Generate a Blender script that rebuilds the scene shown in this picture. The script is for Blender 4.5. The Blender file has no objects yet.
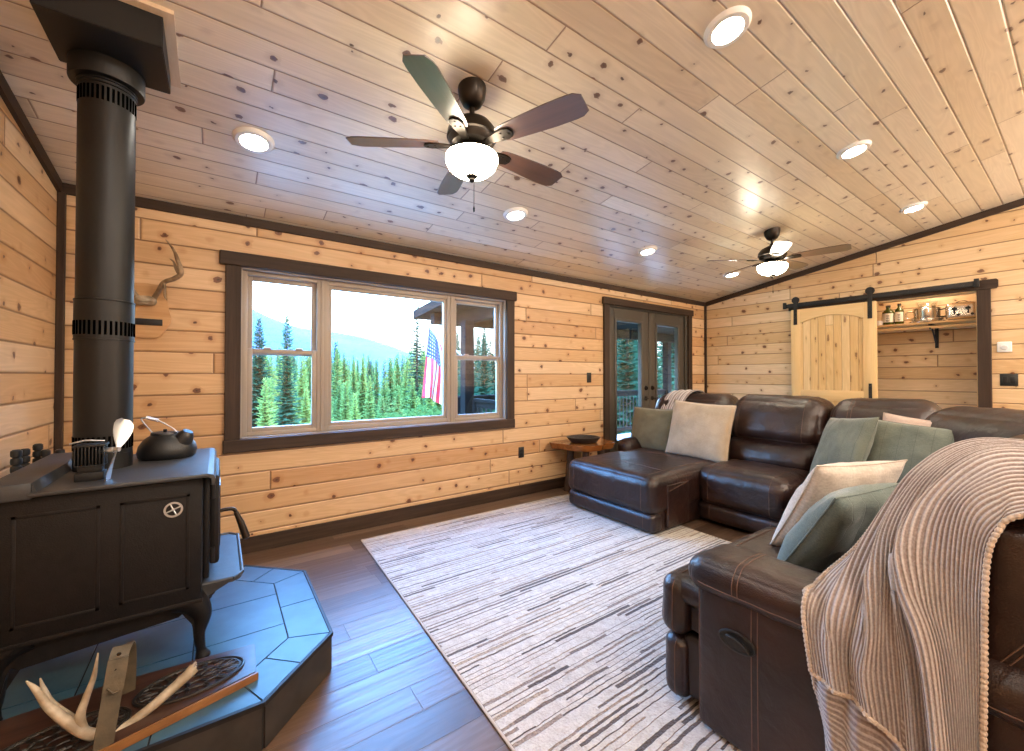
import bpy, bmesh, math, random
from mathutils import Vector, Matrix, noise
random.seed(7)
PI = math.pi
scene = bpy.context.scene
COL = scene.collection

# ------------------------------------------------------------------ camera
AZ = math.radians(54.62); PITCH = math.radians(0.7); FPX = 414.0; CAMH = 1.30
cd = bpy.data.cameras.new('camera'); cam = bpy.data.objects.new('camera', cd); COL.objects.link(cam)
cam.location = (0, 0, CAMH)
cam.rotation_euler = (PI / 2 + PITCH, 0, AZ - PI / 2)
cd.sensor_fit = 'HORIZONTAL'; cd.sensor_width = 36.0; cd.lens = FPX / 1024 * 36.0
cd.shift_y = -(FPX * math.tan(PITCH) + 0.5) / 1024
cd.clip_start = 0.05; cd.clip_end = 3000
scene.camera = cam
FW = Vector((math.cos(AZ) * math.cos(PITCH), math.sin(AZ) * math.cos(PITCH), math.sin(PITCH)))
RT = Vector((math.sin(AZ), -math.cos(AZ), 0))
UP = RT.cross(FW)

# ------------------------------------------------------------------ object helpers
def tag(o, label=None, cat=None, group=None, kind=None):
    if label: o['label'] = label
    if cat: o['category'] = cat
    if group: o['group'] = group
    if kind: o['kind'] = kind
    return o

def thing(name, label, cat, loc, group=None, kind=None):
    o = bpy.data.objects.new(name, None); COL.objects.link(o)
    o.empty_display_size = 0.05; o.location = loc
    return tag(o, label, cat, group, kind)

def finish(bm, name, smooth=True, angle=40):
    bmesh.ops.recalc_face_normals(bm, faces=bm.faces)
    me = bpy.data.meshes.new(name); bm.to_mesh(me); bm.free()
    if smooth:
        for p in me.polygons: p.use_smooth = True
        try: me.set_sharp_from_angle(angle=math.radians(angle))
        except Exception: pass
    return me

def obj(name, bm, mat, parent=None, smooth=True, base=None, angle=40):
    """links a bmesh as one object; the mesh is given in world coordinates"""
    if base is not None:
        bmesh.ops.translate(bm, verts=bm.verts, vec=-Vector(base))
    me = finish(bm, name, smooth, angle)
    for m in (mat if isinstance(mat, (list, tuple)) else [mat]): me.materials.append(m)
    o = bpy.data.objects.new(name, me); COL.objects.link(o)
    if base is not None: o.location = base
    if parent is not None:
        o.parent = parent
        if parent.type == 'EMPTY':
            o.matrix_parent_inverse = (Matrix.Translation(parent.location) @ parent.rotation_euler.to_matrix().to_4x4()).inverted()
    return o

def struct(name, bm, mat, parent=None, smooth=False):
    o = obj(name, bm, mat, parent, smooth)
    if parent is None: o['kind'] = 'structure'
    return o

def dup(root, loc, label=None, rotz=None, scale=None, group=None):
    def cp(o, parent):
        c = o.copy(); COL.objects.link(c); c.parent = parent
        for ch in list(o.children): cp(ch, c)
        return c
    r = cp(root, None); r.location = loc
    if rotz is not None: r.rotation_euler[2] = rotz
    if scale is not None: r.scale = scale
    if label: r['label'] = label
    if group: r['group'] = group
    return r

BM = bmesh.new
def box(bm, lo, hi, bev=0.0, seg=2, M=None):
    lo = Vector(lo); hi = Vector(hi)
    r = bmesh.ops.create_cube(bm, size=1.0)
    vs = r['verts']; c = (lo + hi) / 2; d = hi - lo
    for v in vs: v.co = Vector((v.co.x * d.x, v.co.y * d.y, v.co.z * d.z)) + c
    if bev > 0:
        es = list({e for v in vs for e in v.link_edges})
        rr = bmesh.ops.bevel(bm, geom=es, offset=min(bev, min(abs(d.x), abs(d.y), abs(d.z)) * .49), segments=seg, affect='EDGES', profile=0.5)
        vs = list({v for f in rr['faces'] for v in f.verts} | {v for v in vs if v.is_valid})
    if M is not None:
        for v in vs: v.co = M @ v.co
    return vs

def prism(bm, pts, ax, a, b):
    """extrude a 2-D polygon along an axis; pts in the two other axes (cyclic order kept)"""
    def mk(p, t):
        if ax == 'x': return Vector((t, p[0], p[1]))
        if ax == 'y': return Vector((p[0], t, p[1]))
        return Vector((p[0], p[1], t))
    A = [bm.verts.new(mk(p, a)) for p in pts]; B = [bm.verts.new(mk(p, b)) for p in pts]
    n = len(pts)
    bm.faces.new(A); bm.faces.new(B[::-1])
    for i in range(n): bm.faces.new((A[i], B[i], B[(i + 1) % n], A[(i + 1) % n]))
    return A + B

def lathe(bm, prof, origin=(0, 0, 0), n=32, M=None, cap=True):
    o = Vector(origin); rings = []; out = []
    for r, z in prof:
        if r < 1e-6:
            ring = [bm.verts.new((0, 0, z))]
        else:
            ring = [bm.verts.new((r * math.cos(2 * PI * i / n), r * math.sin(2 * PI * i / n), z)) for i in range(n)]
        rings.append(ring); out += ring
    for a, b in zip(rings, rings[1:]):
        if len(a) == 1 and len(b) == 1: continue
        for i in range(n):
            j = (i + 1) % n
            if len(a) == 1: bm.faces.new((a[0], b[j], b[i]))
            elif len(b) == 1: bm.faces.new((a[i], a[j], b[0]))
            else: bm.faces.new((a[i], a[j], b[j], b[i]))
    if cap:
        if len(rings[0]) > 1: bm.faces.new(rings[0][::-1])
        if len(rings[-1]) > 1: bm.faces.new(rings[-1])
    for v in out: v.co = (M @ v.co if M is not None else v.co) + o
    return out

def catmull(pts, n):
    P = [Vector(p) for p in pts]; P = [2 * P[0] - P[1]] + P + [2 * P[-1] - P[-2]]
    out = []
    for i in range(1, len(P) - 2):
        for k in range(n):
            t = k / n
            a, b, c, d = P[i - 1], P[i], P[i + 1], P[i + 2]
            out.append(0.5 * (2 * b + (c - a) * t + (2 * a - 5 * b + 4 * c - d) * t * t + (3 * b - a - 3 * c + d) * t ** 3))
    out.append(P[-2].copy())
    return out

def tube(bm, pts, rad, n=8, cap=True, closed=False, flat=1.0):
    """sweep a circle along points; rad a number or one per point"""
    P = [Vector(p) for p in pts]; m = len(P)
    R = rad if isinstance(rad, (list, tuple)) else [rad] * m
    T = []
    for i in range(m):
        if closed: t = P[(i + 1) % m] - P[i - 1]
        else: t = P[min(i + 1, m - 1)] - P[max(i - 1, 0)]
        T.append(t.normalized() if t.length > 1e-9 else Vector((0, 0, 1)))
    ref = Vector((0, 0, 1)) if abs(T[0].z) < .9 else Vector((1, 0, 0))
    u = T[0].cross(ref).normalized(); rings = []
    for i in range(m):
        u = (u - T[i] * u.dot(T[i])); u = u.normalized() if u.length > 1e-6 else T[i].orthogonal().normalized()
        w = T[i].cross(u)
        rings.append([bm.verts.new(P[i] + R[i] * (math.cos(2 * PI * k / n) * u + flat * math.sin(2 * PI * k / n) * w)) for k in range(n)])
    for i in range(m if closed else m - 1):
        a, b = rings[i], rings[(i + 1) % m]
        for k in range(n): bm.faces.new((a[k], a[(k + 1) % n], b[(k + 1) % n], b[k]))
    if cap and not closed:
        bm.faces.new(rings[0][::-1]); bm.faces.new(rings[-1])

def grid(bm, f, nu, nv, uv=None):
    """surface f(u,v) for u,v in 0..1"""
    V = [[bm.verts.new(f(i / nu, j / nv)) for j in range(nv + 1)] for i in range(nu + 1)]
    lay = bm.loops.layers.uv.verify() if uv else None
    for i in range(nu):
        for j in range(nv):
            fc = bm.faces.new((V[i][j], V[i + 1][j], V[i + 1][j + 1], V[i][j + 1]))
            if uv:
                for l, (a, b) in zip(fc.loops, ((i, j), (i + 1, j), (i + 1, j + 1), (i, j + 1))): l[lay].uv = (a / nu, b / nv)
    return V

class Puff:
    """a soft upholstered block: a rounded box with bulging faces, wrinkles and a warp"""
    def __init__(s, lo, hi, r=.05, bulge=(0, 0, 0), wr=0.0, ws=7.0, M=None, warp=None, seed=0):
        s.lo = Vector(lo); s.hi = Vector(hi); s.c = (s.lo + s.hi) / 2; s.h = (s.hi - s.lo) / 2
        s.r = min(r, min(s.h) * .98); s.b = bulge; s.wr = wr; s.ws = ws; s.M = M; s.warp = warp; s.seed = seed
    def f(s, p, off=0.0):
        h, r = s.h, s.r
        P = Vector((p[0] * h.x, p[1] * h.y, p[2] * h.z))
        inn = Vector([max(-(h[i] - r), min(h[i] - r, P[i])) for i in range(3)])
        d = P - inn
        nrm = d.normalized() if d.length > 1e-9 else Vector((0, 0, 1))
        Q = inn + nrm * (r + off)
        k = [1 - min(1, abs(p[i])) ** 2 for i in range(3)]
        for a in range(3):
            b, c = (a + 1) % 3, (a + 2) % 3
            Q[a] += (1 if p[a] > 0 else -1) * abs(p[a]) ** 2 * s.b[a] * (k[b] * k[c]) ** .6
        Q = Q + s.c
        if s.wr:
            n = noise.noise(Q * s.ws + Vector((s.seed * 3.1, 0, 0))) + .5 * noise.noise(Q * s.ws * 2.3 + Vector((0, s.seed, 4)))
            Q += nrm * s.wr * n
        if s.warp: Q = s.warp(Q)
        if s.M is not None: Q = s.M @ Q
        return Q
    def coords(s, i, n):
        e = s.r / s.h[i]
        out = [-1 + e * (1 - math.cos(PI / 2 * k / 4)) for k in range(5)] if e < 1 else [-1]
        mid = [(-1 + e) + (2 - 2 * e) * k / n for k in range(1, n)]
        return sorted(set(round(x, 6) for x in out + mid + [-x for x in out]))
    def add(s, bm, n=8):
        cs = [s.coords(i, n) for i in range(3)]; cache = {}
        def vert(p):
            k = tuple(round(x, 5) for x in p)
            if k not in cache: cache[k] = bm.verts.new(s.f(p))
            return cache[k]
        for a in range(3):
            b, c = (a + 1) % 3, (a + 2) % 3
            for sg in (-1, 1):
                for i in range(len(cs[b]) - 1):
                    for j in range(len(cs[c]) - 1):
                        q = []
                        for (x, y) in ((i, j), (i + 1, j), (i + 1, j + 1), (i, j + 1)):
                            p = [0, 0, 0]; p[a] = sg; p[b] = cs[b][x]; p[c] = cs[c][y]; q.append(vert(p))
                        try: bm.faces.new(q if sg > 0 else q[::-1])
                        except ValueError: pass
        return s
    def seam(s, bm, path, rad=.0016, off=.0006, n=14):
        """a stitch line along a path of cube-surface points"""
        pts = []
        for a, b in zip(path, path[1:]):
            a, b = Vector(a), Vector(b)
            for k in range(n): pts.append(s.f(a.lerp(b, k / n), off))
        pts.append(s.f(path[-1], off))
        tube(bm, pts, rad, 5)

# ------------------------------------------------------------------ materials
class G:
    def __init__(s, name, disp=False):
        s.m = bpy.data.materials.new(name); s.m.use_nodes = True; s.t = s.m.node_tree
        for n in list(s.t.nodes): s.t.nodes.remove(n)
        s.out = s.t.nodes.new('ShaderNodeOutputMaterial')
    def n(s, typ, props=None, **ins):
        nd = s.t.nodes.new('ShaderNode' + typ)
        for k, v in (props or {}).items(): setattr(nd, k, v)
        for k, v in ins.items():
            key = int(k[1:]) if k[0] == '_' else k.replace('_', ' ')
            s.set(nd.inputs[key], v)
        return nd
    def set(s, sock, v):
        if isinstance(v, bpy.types.NodeSocket): s.t.links.new(v, sock)
        elif isinstance(v, bpy.types.Node): s.t.links.new(v.outputs[0], sock)
        else:
            if isinstance(v, (tuple, list)) and len(v) == 3 and sock.type == 'RGBA': v = (*v, 1)
            sock.default_value = v
    def math(s, op, a, b=0.0, c=None, clamp=False):
        nd = s.t.nodes.new('ShaderNodeMath'); nd.operation = op; nd.use_clamp = clamp
        s.set(nd.inputs[0], a); s.set(nd.inputs[1], b)
        if c is not None: s.set(nd.inputs[2], c)
        return nd.outputs[0]
    def mix(s, fac, a, b, blend='MIX'):
        nd = s.t.nodes.new('ShaderNodeMix'); nd.data_type = 'RGBA'; nd.blend_type = blend
        s.set(nd.inputs[0], fac); s.set(nd.inputs[6], a); s.set(nd.inputs[7], b)
        return nd.outputs[2]
    def ramp(s, fac, stops, interp='LINEAR'):
        nd = s.t.nodes.new('ShaderNodeValToRGB'); nd.color_ramp.interpolation = interp
        els = nd.color_ramp.elements
        while len(els) < len(stops): els.new(.5)
        for e, (p, c) in zip(els, stops): e.position = p; e.color = (*c, 1) if len(c) == 3 else c
        s.set(nd.inputs[0], fac); return nd.outputs[0]
    def smooth(s, x, lo, hi):
        nd = s.t.nodes.new('ShaderNodeMapRange'); nd.interpolation_type = 'SMOOTHSTEP'
        s.set(nd.inputs[0], x); s.set(nd.inputs[1], lo); s.set(nd.inputs[2], hi); nd.inputs[3].default_value = 0; nd.inputs[4].default_value = 1
        return nd.outputs[0]
    def xyz(s, x, y, z): return s.n('CombineXYZ', X=x, Y=y, Z=z).outputs[0]
    def obco(s):
        tc = s.t.nodes.new('ShaderNodeTexCoord'); sp = s.n('SeparateXYZ', Vector=tc.outputs['Object'])
        return tc.outputs['Object'], sp.outputs[0], sp.outputs[1], sp.outputs[2]
    def bump(s, h, strength=.3, dist=.01):
        return s.n('Bump', Strength=strength, Distance=dist, Height=h).outputs[0]
    def pbr(s, col, rough=.5, metal=0.0, normal=None, **kw):
        b = s.n('BsdfPrincipled', Base_Color=col, Roughness=rough, Metallic=metal)
        if normal is not None: s.set(b.inputs['Normal'], normal)
        for k, v in kw.items(): s.set(b.inputs[k.replace('_', ' ')], v)
        s.t.links.new(b.outputs[0], s.out.inputs[0]); return s.m

def planks(name, across, along, w, L, pal, knot=1.0, groove=.045, rough=.42, grain=1.0, off=0.0, knot_col=(.10, .035, .015), gcol=(.16, .07, .03), density=6.4, ksize=.185, fineb=.06, rvar=0.0, coat=0.0, bumpd=.012):
    g = G(name); co, x, y, z = g.obco(); A = {'x': x, 'y': y, 'z': z}
    ac, al = A[across], A[along]
    a = g.math('ADD', g.math('DIVIDE', ac, w), off); row = g.math('FLOOR', a); fa = g.math('FRACT', a)
    rr = g.n('TexWhiteNoise', {'noise_dimensions': '1D'}, W=row)
    b = g.math('ADD', g.math('DIVIDE', al, L), g.math('MULTIPLY', rr.outputs[0], 13.7)); colm = g.math('FLOOR', b); fb = g.math('FRACT', b)
    rn = g.n('TexWhiteNoise', {'noise_dimensions': '2D'}, Vector=g.xyz(row, colm, 0.0)); rnd = rn.outputs[0]
    # fine grain and broad figure
    gv = g.xyz(g.math('MULTIPLY', al, 1.6), g.math('MULTIPLY', ac, 55.0), g.math('MULTIPLY', rnd, 37.0))
    fine = g.n('TexNoise', Vector=gv, Scale=1.0, Detail=4.0, Roughness=.6).outputs[0]
    fv = g.xyz(g.math('MULTIPLY', al, .7), g.math('MULTIPLY', ac, 7.0), g.math('MULTIPLY', rnd, 61.0))
    broad = g.n('TexNoise', Vector=fv, Scale=1.0, Detail=2.0, Distortion=.6).outputs[0]
    rings = g.math('ABSOLUTE', g.math('SINE', g.math('MULTIPLY', broad, 42.0)))
    rings = g.math('POWER', rings, 3.0)
    base = g.ramp(rnd, pal)
    dark = g.n('HueSaturation', Saturation=1.15, Value=.72, Color=base).outputs[0]
    c = g.mix(g.math('MULTIPLY', g.smooth(fine, .45, .75), .38 * grain), base, dark)
    c = g.mix(g.math('MULTIPLY', g.math('SUBTRACT', 1.0, rings), .28 * grain), c, dark)
    # knots
    wob = g.math('ADD', g.n('TexNoise', Vector=co, Scale=9.0, Detail=1.0).outputs[0], g.math('MULTIPLY', g.n('TexNoise', Vector=co, Scale=42.0, Detail=2.0).outputs[0], .55))
    kv = g.xyz(g.math('ADD', g.math('MULTIPLY', al, density), g.math('ADD', g.math('MULTIPLY', rr.outputs[0], 91.0), g.math('MULTIPLY', wob, .35))),
               g.math('ADD', g.math('MULTIPLY', row, 3.0), g.math('ADD', fa, g.math('MULTIPLY', wob, .15))), 0.0)
    vo = g.n('TexVoronoi', {'voronoi_dimensions': '2D'}, Vector=kv, Scale=1.0, Randomness=.9)
    vr = g.n('SeparateXYZ', Vector=vo.outputs['Color'])
    R = g.math('MULTIPLY', g.math('POWER', g.math('MAXIMUM', g.math('SUBTRACT', vr.outputs[0], .27), 0.0), 1.7), ksize * 1.45)
    d = vo.outputs['Distance']
    core = g.math('SUBTRACT', 1.0, g.smooth(g.math('SUBTRACT', d, R), -.022, .012))
    halo = g.math('MULTIPLY', g.math('SUBTRACT', 1.0, g.smooth(g.math('SUBTRACT', d, R), 0.0, .22)), g.math('GREATER_THAN', R, .01))
    core = g.math('MULTIPLY', core, g.math('GREATER_THAN', R, .028))
    c = g.mix(g.math('MULTIPLY', halo, .42 * knot), c, g.n('HueSaturation', Hue=.485, Saturation=1.3, Value=.62, Color=base).outputs[0])
    kc = g.mix(g.smooth(d, .0, .075), tuple(v * .45 for v in knot_col), tuple(min(1, v * 1.5) for v in knot_col))
    c = g.mix(g.math('MULTIPLY', core, .96 * knot), c, kc)
    # grooves between boards and at their ends
    e1 = g.math('MINIMUM', fa, g.math('SUBTRACT', 1.0, fa))
    e2 = g.math('MULTIPLY', g.math('MINIMUM', fb, g.math('SUBTRACT', 1.0, fb)), L / w)
    e = g.math('MINIMUM', e1, e2)
    gap = g.math('SUBTRACT', 1.0, g.smooth(e, groove * .3, groove))
    c = g.mix(g.math('MULTIPLY', gap, .8), c, gcol)
    h = g.math('ADD', g.math('MULTIPLY', g.smooth(e, 0.0, groove * 1.8), 1.0), g.math('MULTIPLY', fine, fineb))
    kw = {'Coat_Weight': coat, 'Coat_Roughness': .37} if coat else {}
    ro = g.math('ADD', rough, g.math('MULTIPLY', g.math('SUBTRACT', fine, .5), rvar)) if rvar else rough
    return g.pbr(c, ro, normal=g.bump(h, .5, bumpd), **kw)

def simple(name, col, rough=.5, metal=0.0, nscale=0, namt=.15, bump=0.0, bscale=60, **kw):
    g = G(name); co, x, y, z = g.obco(); c = col; nrm = None
    if nscale:
        nz = g.n('TexNoise', Vector=co, Scale=nscale, Detail=3.0).outputs[0]
        c = g.mix(g.smooth(nz, .3, .7), tuple(v * (1 - namt) for v in col), tuple(min(1, v * (1 + namt)) for v in col))
    if bump:
        nb = g.n('TexNoise', Vector=co, Scale=bscale, Detail=2.0).outputs[0]; nrm = g.bump(nb, bump, .004)
    return g.pbr(c, rough, metal, nrm, **kw)

def wood(name, c1, c2, axis='x', rough=.4, scale=1.0, **kw):
    g = G(name); co, x, y, z = g.obco(); A = {'x': x, 'y': y, 'z': z}
    v = [g.math('MULTIPLY', A[k], (2.0 if k == axis else 40.0) * scale) for k in 'xyz']
    n1 = g.n('TexNoise', Vector=g.xyz(*v), Scale=1.0, Detail=5.0, Roughness=.65, Distortion=.4).outputs[0]
    c = g.ramp(n1, [(.3, c1), (.7, c2)])
    return g.pbr(c, rough, normal=g.bump(n1, .15, .003), **kw)

def emit(name, col, strength):
    g = G(name); e = g.n('Emission', Color=col, Strength=strength); g.t.links.new(e.outputs[0], g.out.inputs[0]); return g.m

PINE = [(0.0, (.50, .285, .135)), (.35, (.61, .39, .205)), (.7, (.67, .45, .255)), (1.0, (.71, .52, .33))]
CPINE = [(0.0, (.67, .56, .41)), (.4, (.77, .67, .51)), (.75, (.82, .73, .58)), (1.0, (.85, .78, .64))]
RPINE = [(0.0, (.60, .39, .20)), (.35, (.68, .48, .275)), (.7, (.72, .53, .33)), (1.0, (.75, .58, .39))]
m_wall_back = planks('pine boards window wall', 'z', 'x', .1455, 2.6, PINE)
m_wall_side = planks('pine boards left wall', 'z', 'y', .1455, 2.6, PINE)
m_wall_right = planks('pine boards right wall', 'z', 'y', .1455, 2.2, RPINE, knot=.95, groove=.04)
m_ceiling = planks('pine boards ceiling', 'y', 'x', .138, 2.3, CPINE, rough=.33, density=5.6, knot=.97, ksize=.165, grain=.85, knot_col=(.085, .030, .014), groove=.032, gcol=(.20, .085, .035), off=.3, coat=1.0)
m_floor = planks('vinyl plank floor', 'y', 'x', .152, 1.22, [(0, (.075, .042, .027)), (.35, (.12, .072, .047)), (.7, (.165, .105, .07)), (1, (.21, .14, .10))], knot=0.0, groove=.010, rough=.40, grain=2.0, rvar=.5, gcol=(.05, .03, .02), bumpd=.002, coat=.16, fineb=.9)
m_trim = wood('dark stained trim', (.024, .013, .008), (.056, .032, .020), 'x', .6, Specular_IOR_Level=.3)
m_trim_v = wood('dark stained upright trim', (.024, .013, .008), (.056, .032, .020), 'z', .6, Specular_IOR_Level=.3)
m_trim_y = wood('dark stained side trim', (.024, .013, .008), (.056, .032, .020), 'y', .6, Specular_IOR_Level=.3)
m_sash = simple('taupe window vinyl', (.33, .275, .225), .4)
m_doorleaf = simple('dark taupe door paint', (.060, .051, .040), .45)
m_bronze = simple('dark bronze metal', (.030, .024, .020), .38, .85)
m_black = simple('matte black metal', (.012, .011, .011), .55, .3)
m_blackp = simple('black plastic', (.012, .012, .012), .45)
m_stove = simple('stove paint', (.006, .0048, .0048), .55, 0, 40, .2, .25, 260, Specular_IOR_Level=.25)
m_pipe = simple('stovepipe paint', (.0075, .007, .007), .46, 0, Specular_IOR_Level=.32)
m_white = simple('white plastic', (.78, .77, .75), .4)
m_steel = simple('brushed steel', (.62, .58, .53), .22, 1.0)
m_silver = simple('bright aluminium', (.66, .68, .70), .38, 1.0)
def glass_mat(name, tint=(.96, .98, .97), refl=1.0):
    g = G(name); ge = g.n('NewGeometry'); dt = g.n('VectorMath', {'operation': 'DOT_PRODUCT'}, _0=ge.outputs['Incoming'], _1=ge.outputs['Normal'])
    fr = g.math('ADD', g.math('MULTIPLY', g.math('POWER', g.math('SUBTRACT', 1.0, g.math('ABSOLUTE', dt.outputs['Value'])), 5.0), .9), .03); tr = g.n('BsdfTransparent', Color=tint); gl = g.n('BsdfGlossy', Color=(1, 1, 1), Roughness=.02)
    mx = g.n('MixShader', _0=g.math('MULTIPLY', fr, refl), _1=tr.outputs[0], _2=gl.outputs[0]); g.t.links.new(mx.outputs[0], g.out.inputs[0]); return g.m
m_glass = glass_mat('window glass')

def leather_mat():
    g = G('brown leather'); co, x, y, z = g.obco()
    n1 = g.n('TexNoise', Vector=co, Scale=4.0, Detail=3.0).outputs[0]
    vo = g.n('TexVoronoi', Vector=co, Scale=260.0).outputs['Distance']
    n2 = g.n('TexNoise', Vector=co, Scale=14.0, Detail=3.0, Distortion=.5).outputs[0]
    c = g.mix(g.smooth(n1, .3, .72), (.011, .0042, .0031), (.028, .0105, .007))
    h = g.math('ADD', g.math('MULTIPLY', vo, .25), g.math('MULTIPLY', n2, 2.6))
    return g.pbr(c, .36, normal=g.bump(h, .36, .008), Specular_IOR_Level=.55)
m_leather = leather_mat()
m_stitch = simple('tan stitching thread', (.13, .072, .05), .7)
m_seamd = simple('dark seam welt', (.016, .008, .006), .5)

def cloth(name, c1, c2, scale=380, rough=.9, stripe=None, sheen=.3):
    g = G(name); co, x, y, z = g.obco()
    n0 = g.n('TexNoise', Vector=co, Scale=7.0, Detail=3.0).outputs[0]
    wv = g.n('TexNoise', Vector=g.xyz(g.math('MULTIPLY', x, 1.0), g.math('MULTIPLY', y, .18), z), Scale=scale, Detail=1.0).outputs[0]
    wh = g.n('TexNoise', Vector=g.xyz(g.math('MULTIPLY', x, .18), y, z), Scale=scale, Detail=1.0).outputs[0]
    wv2 = g.math('ADD', g.math('MULTIPLY', wv, .5), g.math('MULTIPLY', wh, .5))
    c = g.mix(g.smooth(g.math('ADD', g.math('MULTIPLY', n0, .4), g.math('MULTIPLY', wv2, .6)), .35, .65), c1, c2)
    h = wv2
    if stripe:
        st = g.math('ABSOLUTE', g.math('SINE', g.math('MULTIPLY', x, stripe)))
        ln = g.math('SUBTRACT', 1.0, g.smooth(st, 0.0, .10))
        c = g.mix(g.math('MULTIPLY', ln, .55), c, tuple(v * .5 for v in c1)); h = g.math('SUBTRACT', h, g.math('MULTIPLY', ln, .8))
    return g.pbr(c, rough, normal=g.bump(h, .5, .003), Sheen_Weight=sheen)
# ------------------------------------------------------------------ light strengths
SKY_TOP = 34.0; SUN_E = 7.0; CAN_E = 75.0; BOWL_E = 42.0; REAR_E = 35.0; FILL_E = 75.0; EXPO = 0.5
# ------------------------------------------------------------------ the room
XL, XR, YB, YF = -0.79, 6.34, 3.60, -3.2
EZ, K = 2.455, 0.172
def cz(y): return EZ + K * (YB - y)

bm = BM(); box(bm, (XL - .15, YF - .15, -.12), (XR + .15, YB + .15, 0)); struct('floor', bm, m_floor)
bm = BM(); prism(bm, [(YB + .15, cz(YB + .15)), (YF - .15, cz(YF - .15)), (YF - .15, cz(YF - .15) + .12), (YB + .15, cz(YB + .15) + .12)], 'x', XL - .15, XR + .15)
struct('ceiling', bm, m_ceiling)

def wall_pieces(name, mat, ax, t0, t1, spans):
    """one wall from polygons (in the wall's plane) extruded over its thickness"""
    bm = BM()
    for p in spans: prism(bm, p, ax, t0, t1)
    return struct(name, bm, mat)
WX0, WX1, WZ0, WZ1 = .132, 2.476, .83, 2.09      # window opening
DX0, DX1, DZ1 = 4.06, 5.84, 2.205               # door opening
R = lambda a, b, c, d: [(a, c), (b, c), (b, d), (a, d)]
wall_pieces('wall_back', m_wall_back, 'y', YB, YB + .15, [
    R(XL - .15, WX0, 0, EZ), R(WX0, WX1, 0, WZ0), R(WX0, WX1, WZ1, EZ), R(WX1, DX0, 0, EZ), R(DX0, DX1, DZ1, EZ), R(DX1, XR + .15, 0, EZ)])
wall_pieces('wall_left', m_wall_side, 'x', XL - .15, XL, [[(YF, 0), (YB, 0), (YB, cz(YB)), (YF, cz(YF))]])
CY0, CY1, CZ1 = .69, 1.56, 2.165                # closet opening
wall_pieces('wall_right', m_wall_right, 'x', XR, XR + .13, [
    [(CY1, 0), (YB, 0), (YB, cz(YB)), (CY1, cz(CY1))], [(CY0, CZ1), (CY1, CZ1), (CY1, cz(CY1)), (CY0, cz(CY0))],
    [(YF, 0), (CY0, 0), (CY0, cz(CY0)), (YF, cz(YF))]])
wall_pieces('wall_front', m_wall_back, 'y', YF - .15, YF, [R(XL - .15, XR + .15, 0, cz(YF))])
# closet behind the barn door
m_closet = planks('pine boards closet', 'z', 'y', .1455, 2.0, RPINE, knot=.95, off=.4)
bm = BM(); box(bm, (6.98, .50, 0), (7.06, 2.5, 2.5)); struct('wall_closet_back', bm, m_closet)
bm = BM(); box(bm, (XR + .13, .44, 0), (7.06, .52, 2.5)); box(bm, (XR + .13, 2.44, 0), (7.06, 2.52, 2.5)); struct('wall_closet_sides', bm, m_closet)
bm = BM(); box(bm, (XR + .13, .44, 2.42), (7.06, 2.52, 2.5)); struct('ceiling_closet', bm, m_closet)
m_jamb = simple('pine jamb', (.62, .42, .22), .5, 0, 20, .1)
bm = BM(); box(bm, (XR, CY0, 0), (XR + .13, CY0 + .012, CZ1)); box(bm, (XR, CY1 - .012, 0), (XR + .13, CY1, CZ1)); box(bm, (XR, CY0, CZ1 - .012), (XR + .13, CY1, CZ1))
struct('trim_9', bm, m_jamb)

# dark trim along the edges
def strip(name, lo, hi, mat, bev=.004):
    bm = BM(); box(bm, lo, hi, bev); return struct(name, bm, mat)
strip('baseboard_back', (XL, YB - .018, 0), (3.97, YB, .115), m_trim)
strip('baseboard_corner', (5.93, YB - .018, 0), (XR, YB, .115), m_trim)
strip('baseboard_left', (XL, YF, 0), (XL + .018, YB - .018, .115), m_trim_y)
strip('baseboard_right', (XR - .018, 2.36, 0), (XR, YB - .018, .115), m_trim_y)
strip('trim_1', (XL, YB - .02, EZ - .062), (XR, YB, EZ + .003), m_trim)
def rake(name, x0, x1):
    bm = BM(); prism(bm, [(YB - .02, cz(YB - .02) - .068), (YF, cz(YF) - .068), (YF, cz(YF) + .002), (YB - .02, cz(YB - .02) + .002)], 'x', x0, x1); struct(name, bm, m_trim_y)
rake('trim_2', XL, XL + .02); rake('trim_3', XR - .02, XR)
strip('trim_4', (XL, YB - .035, .115), (XL + .035, YB, EZ - .06), m_trim_v)
strip('trim_5', (XR - .03, YB - .03, .115), (XR, YB, EZ - .06), m_trim_v)
# window casing
bm = BM(); box(bm, (.002, YB - .042, 2.088), (2.596, YB, 2.186), .008); struct('trim_6', bm, m_trim)
bm = BM(); box(bm, (.03, YB - .036, .742), (2.574, YB, .835), .006); struct('trim_7', bm, m_trim)
bm = BM(); box(bm, (.038, YB - .03, .835), (.134, YB, 2.088), .005); box(bm, (2.474, YB - .03, .835), (2.571, YB, 2.088), .005); struct('trim_8', bm, m_trim_v)
# door casing
bm = BM(); box(bm, (3.947, YB - .042, 2.2), (5.955, YB, 2.291), .008); struct('trim_10', bm, m_trim)
bm = BM(); box(bm, (3.968, YB - .03, 0), (4.064, YB, 2.2), .005); box(bm, (5.836, YB - .03, 0), (5.93, YB, 2.2), .005); struct('trim_11', bm, m_trim_v)
# closet casing: header board and the upright
bm = BM(); prism(bm, [(.548, 2.185), (.56, 2.168), (2.40, 2.168), (2.40, 2.262), (.56, 2.262), (.548, 2.248)], 'x', XR - .035, XR); struct('trim_12', bm, m_trim_y)
bm = BM(); box(bm, (XR - .03, .598, 0), (XR, .692, 2.168), .005); struct('trim_13', bm, m_trim_v)

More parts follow.
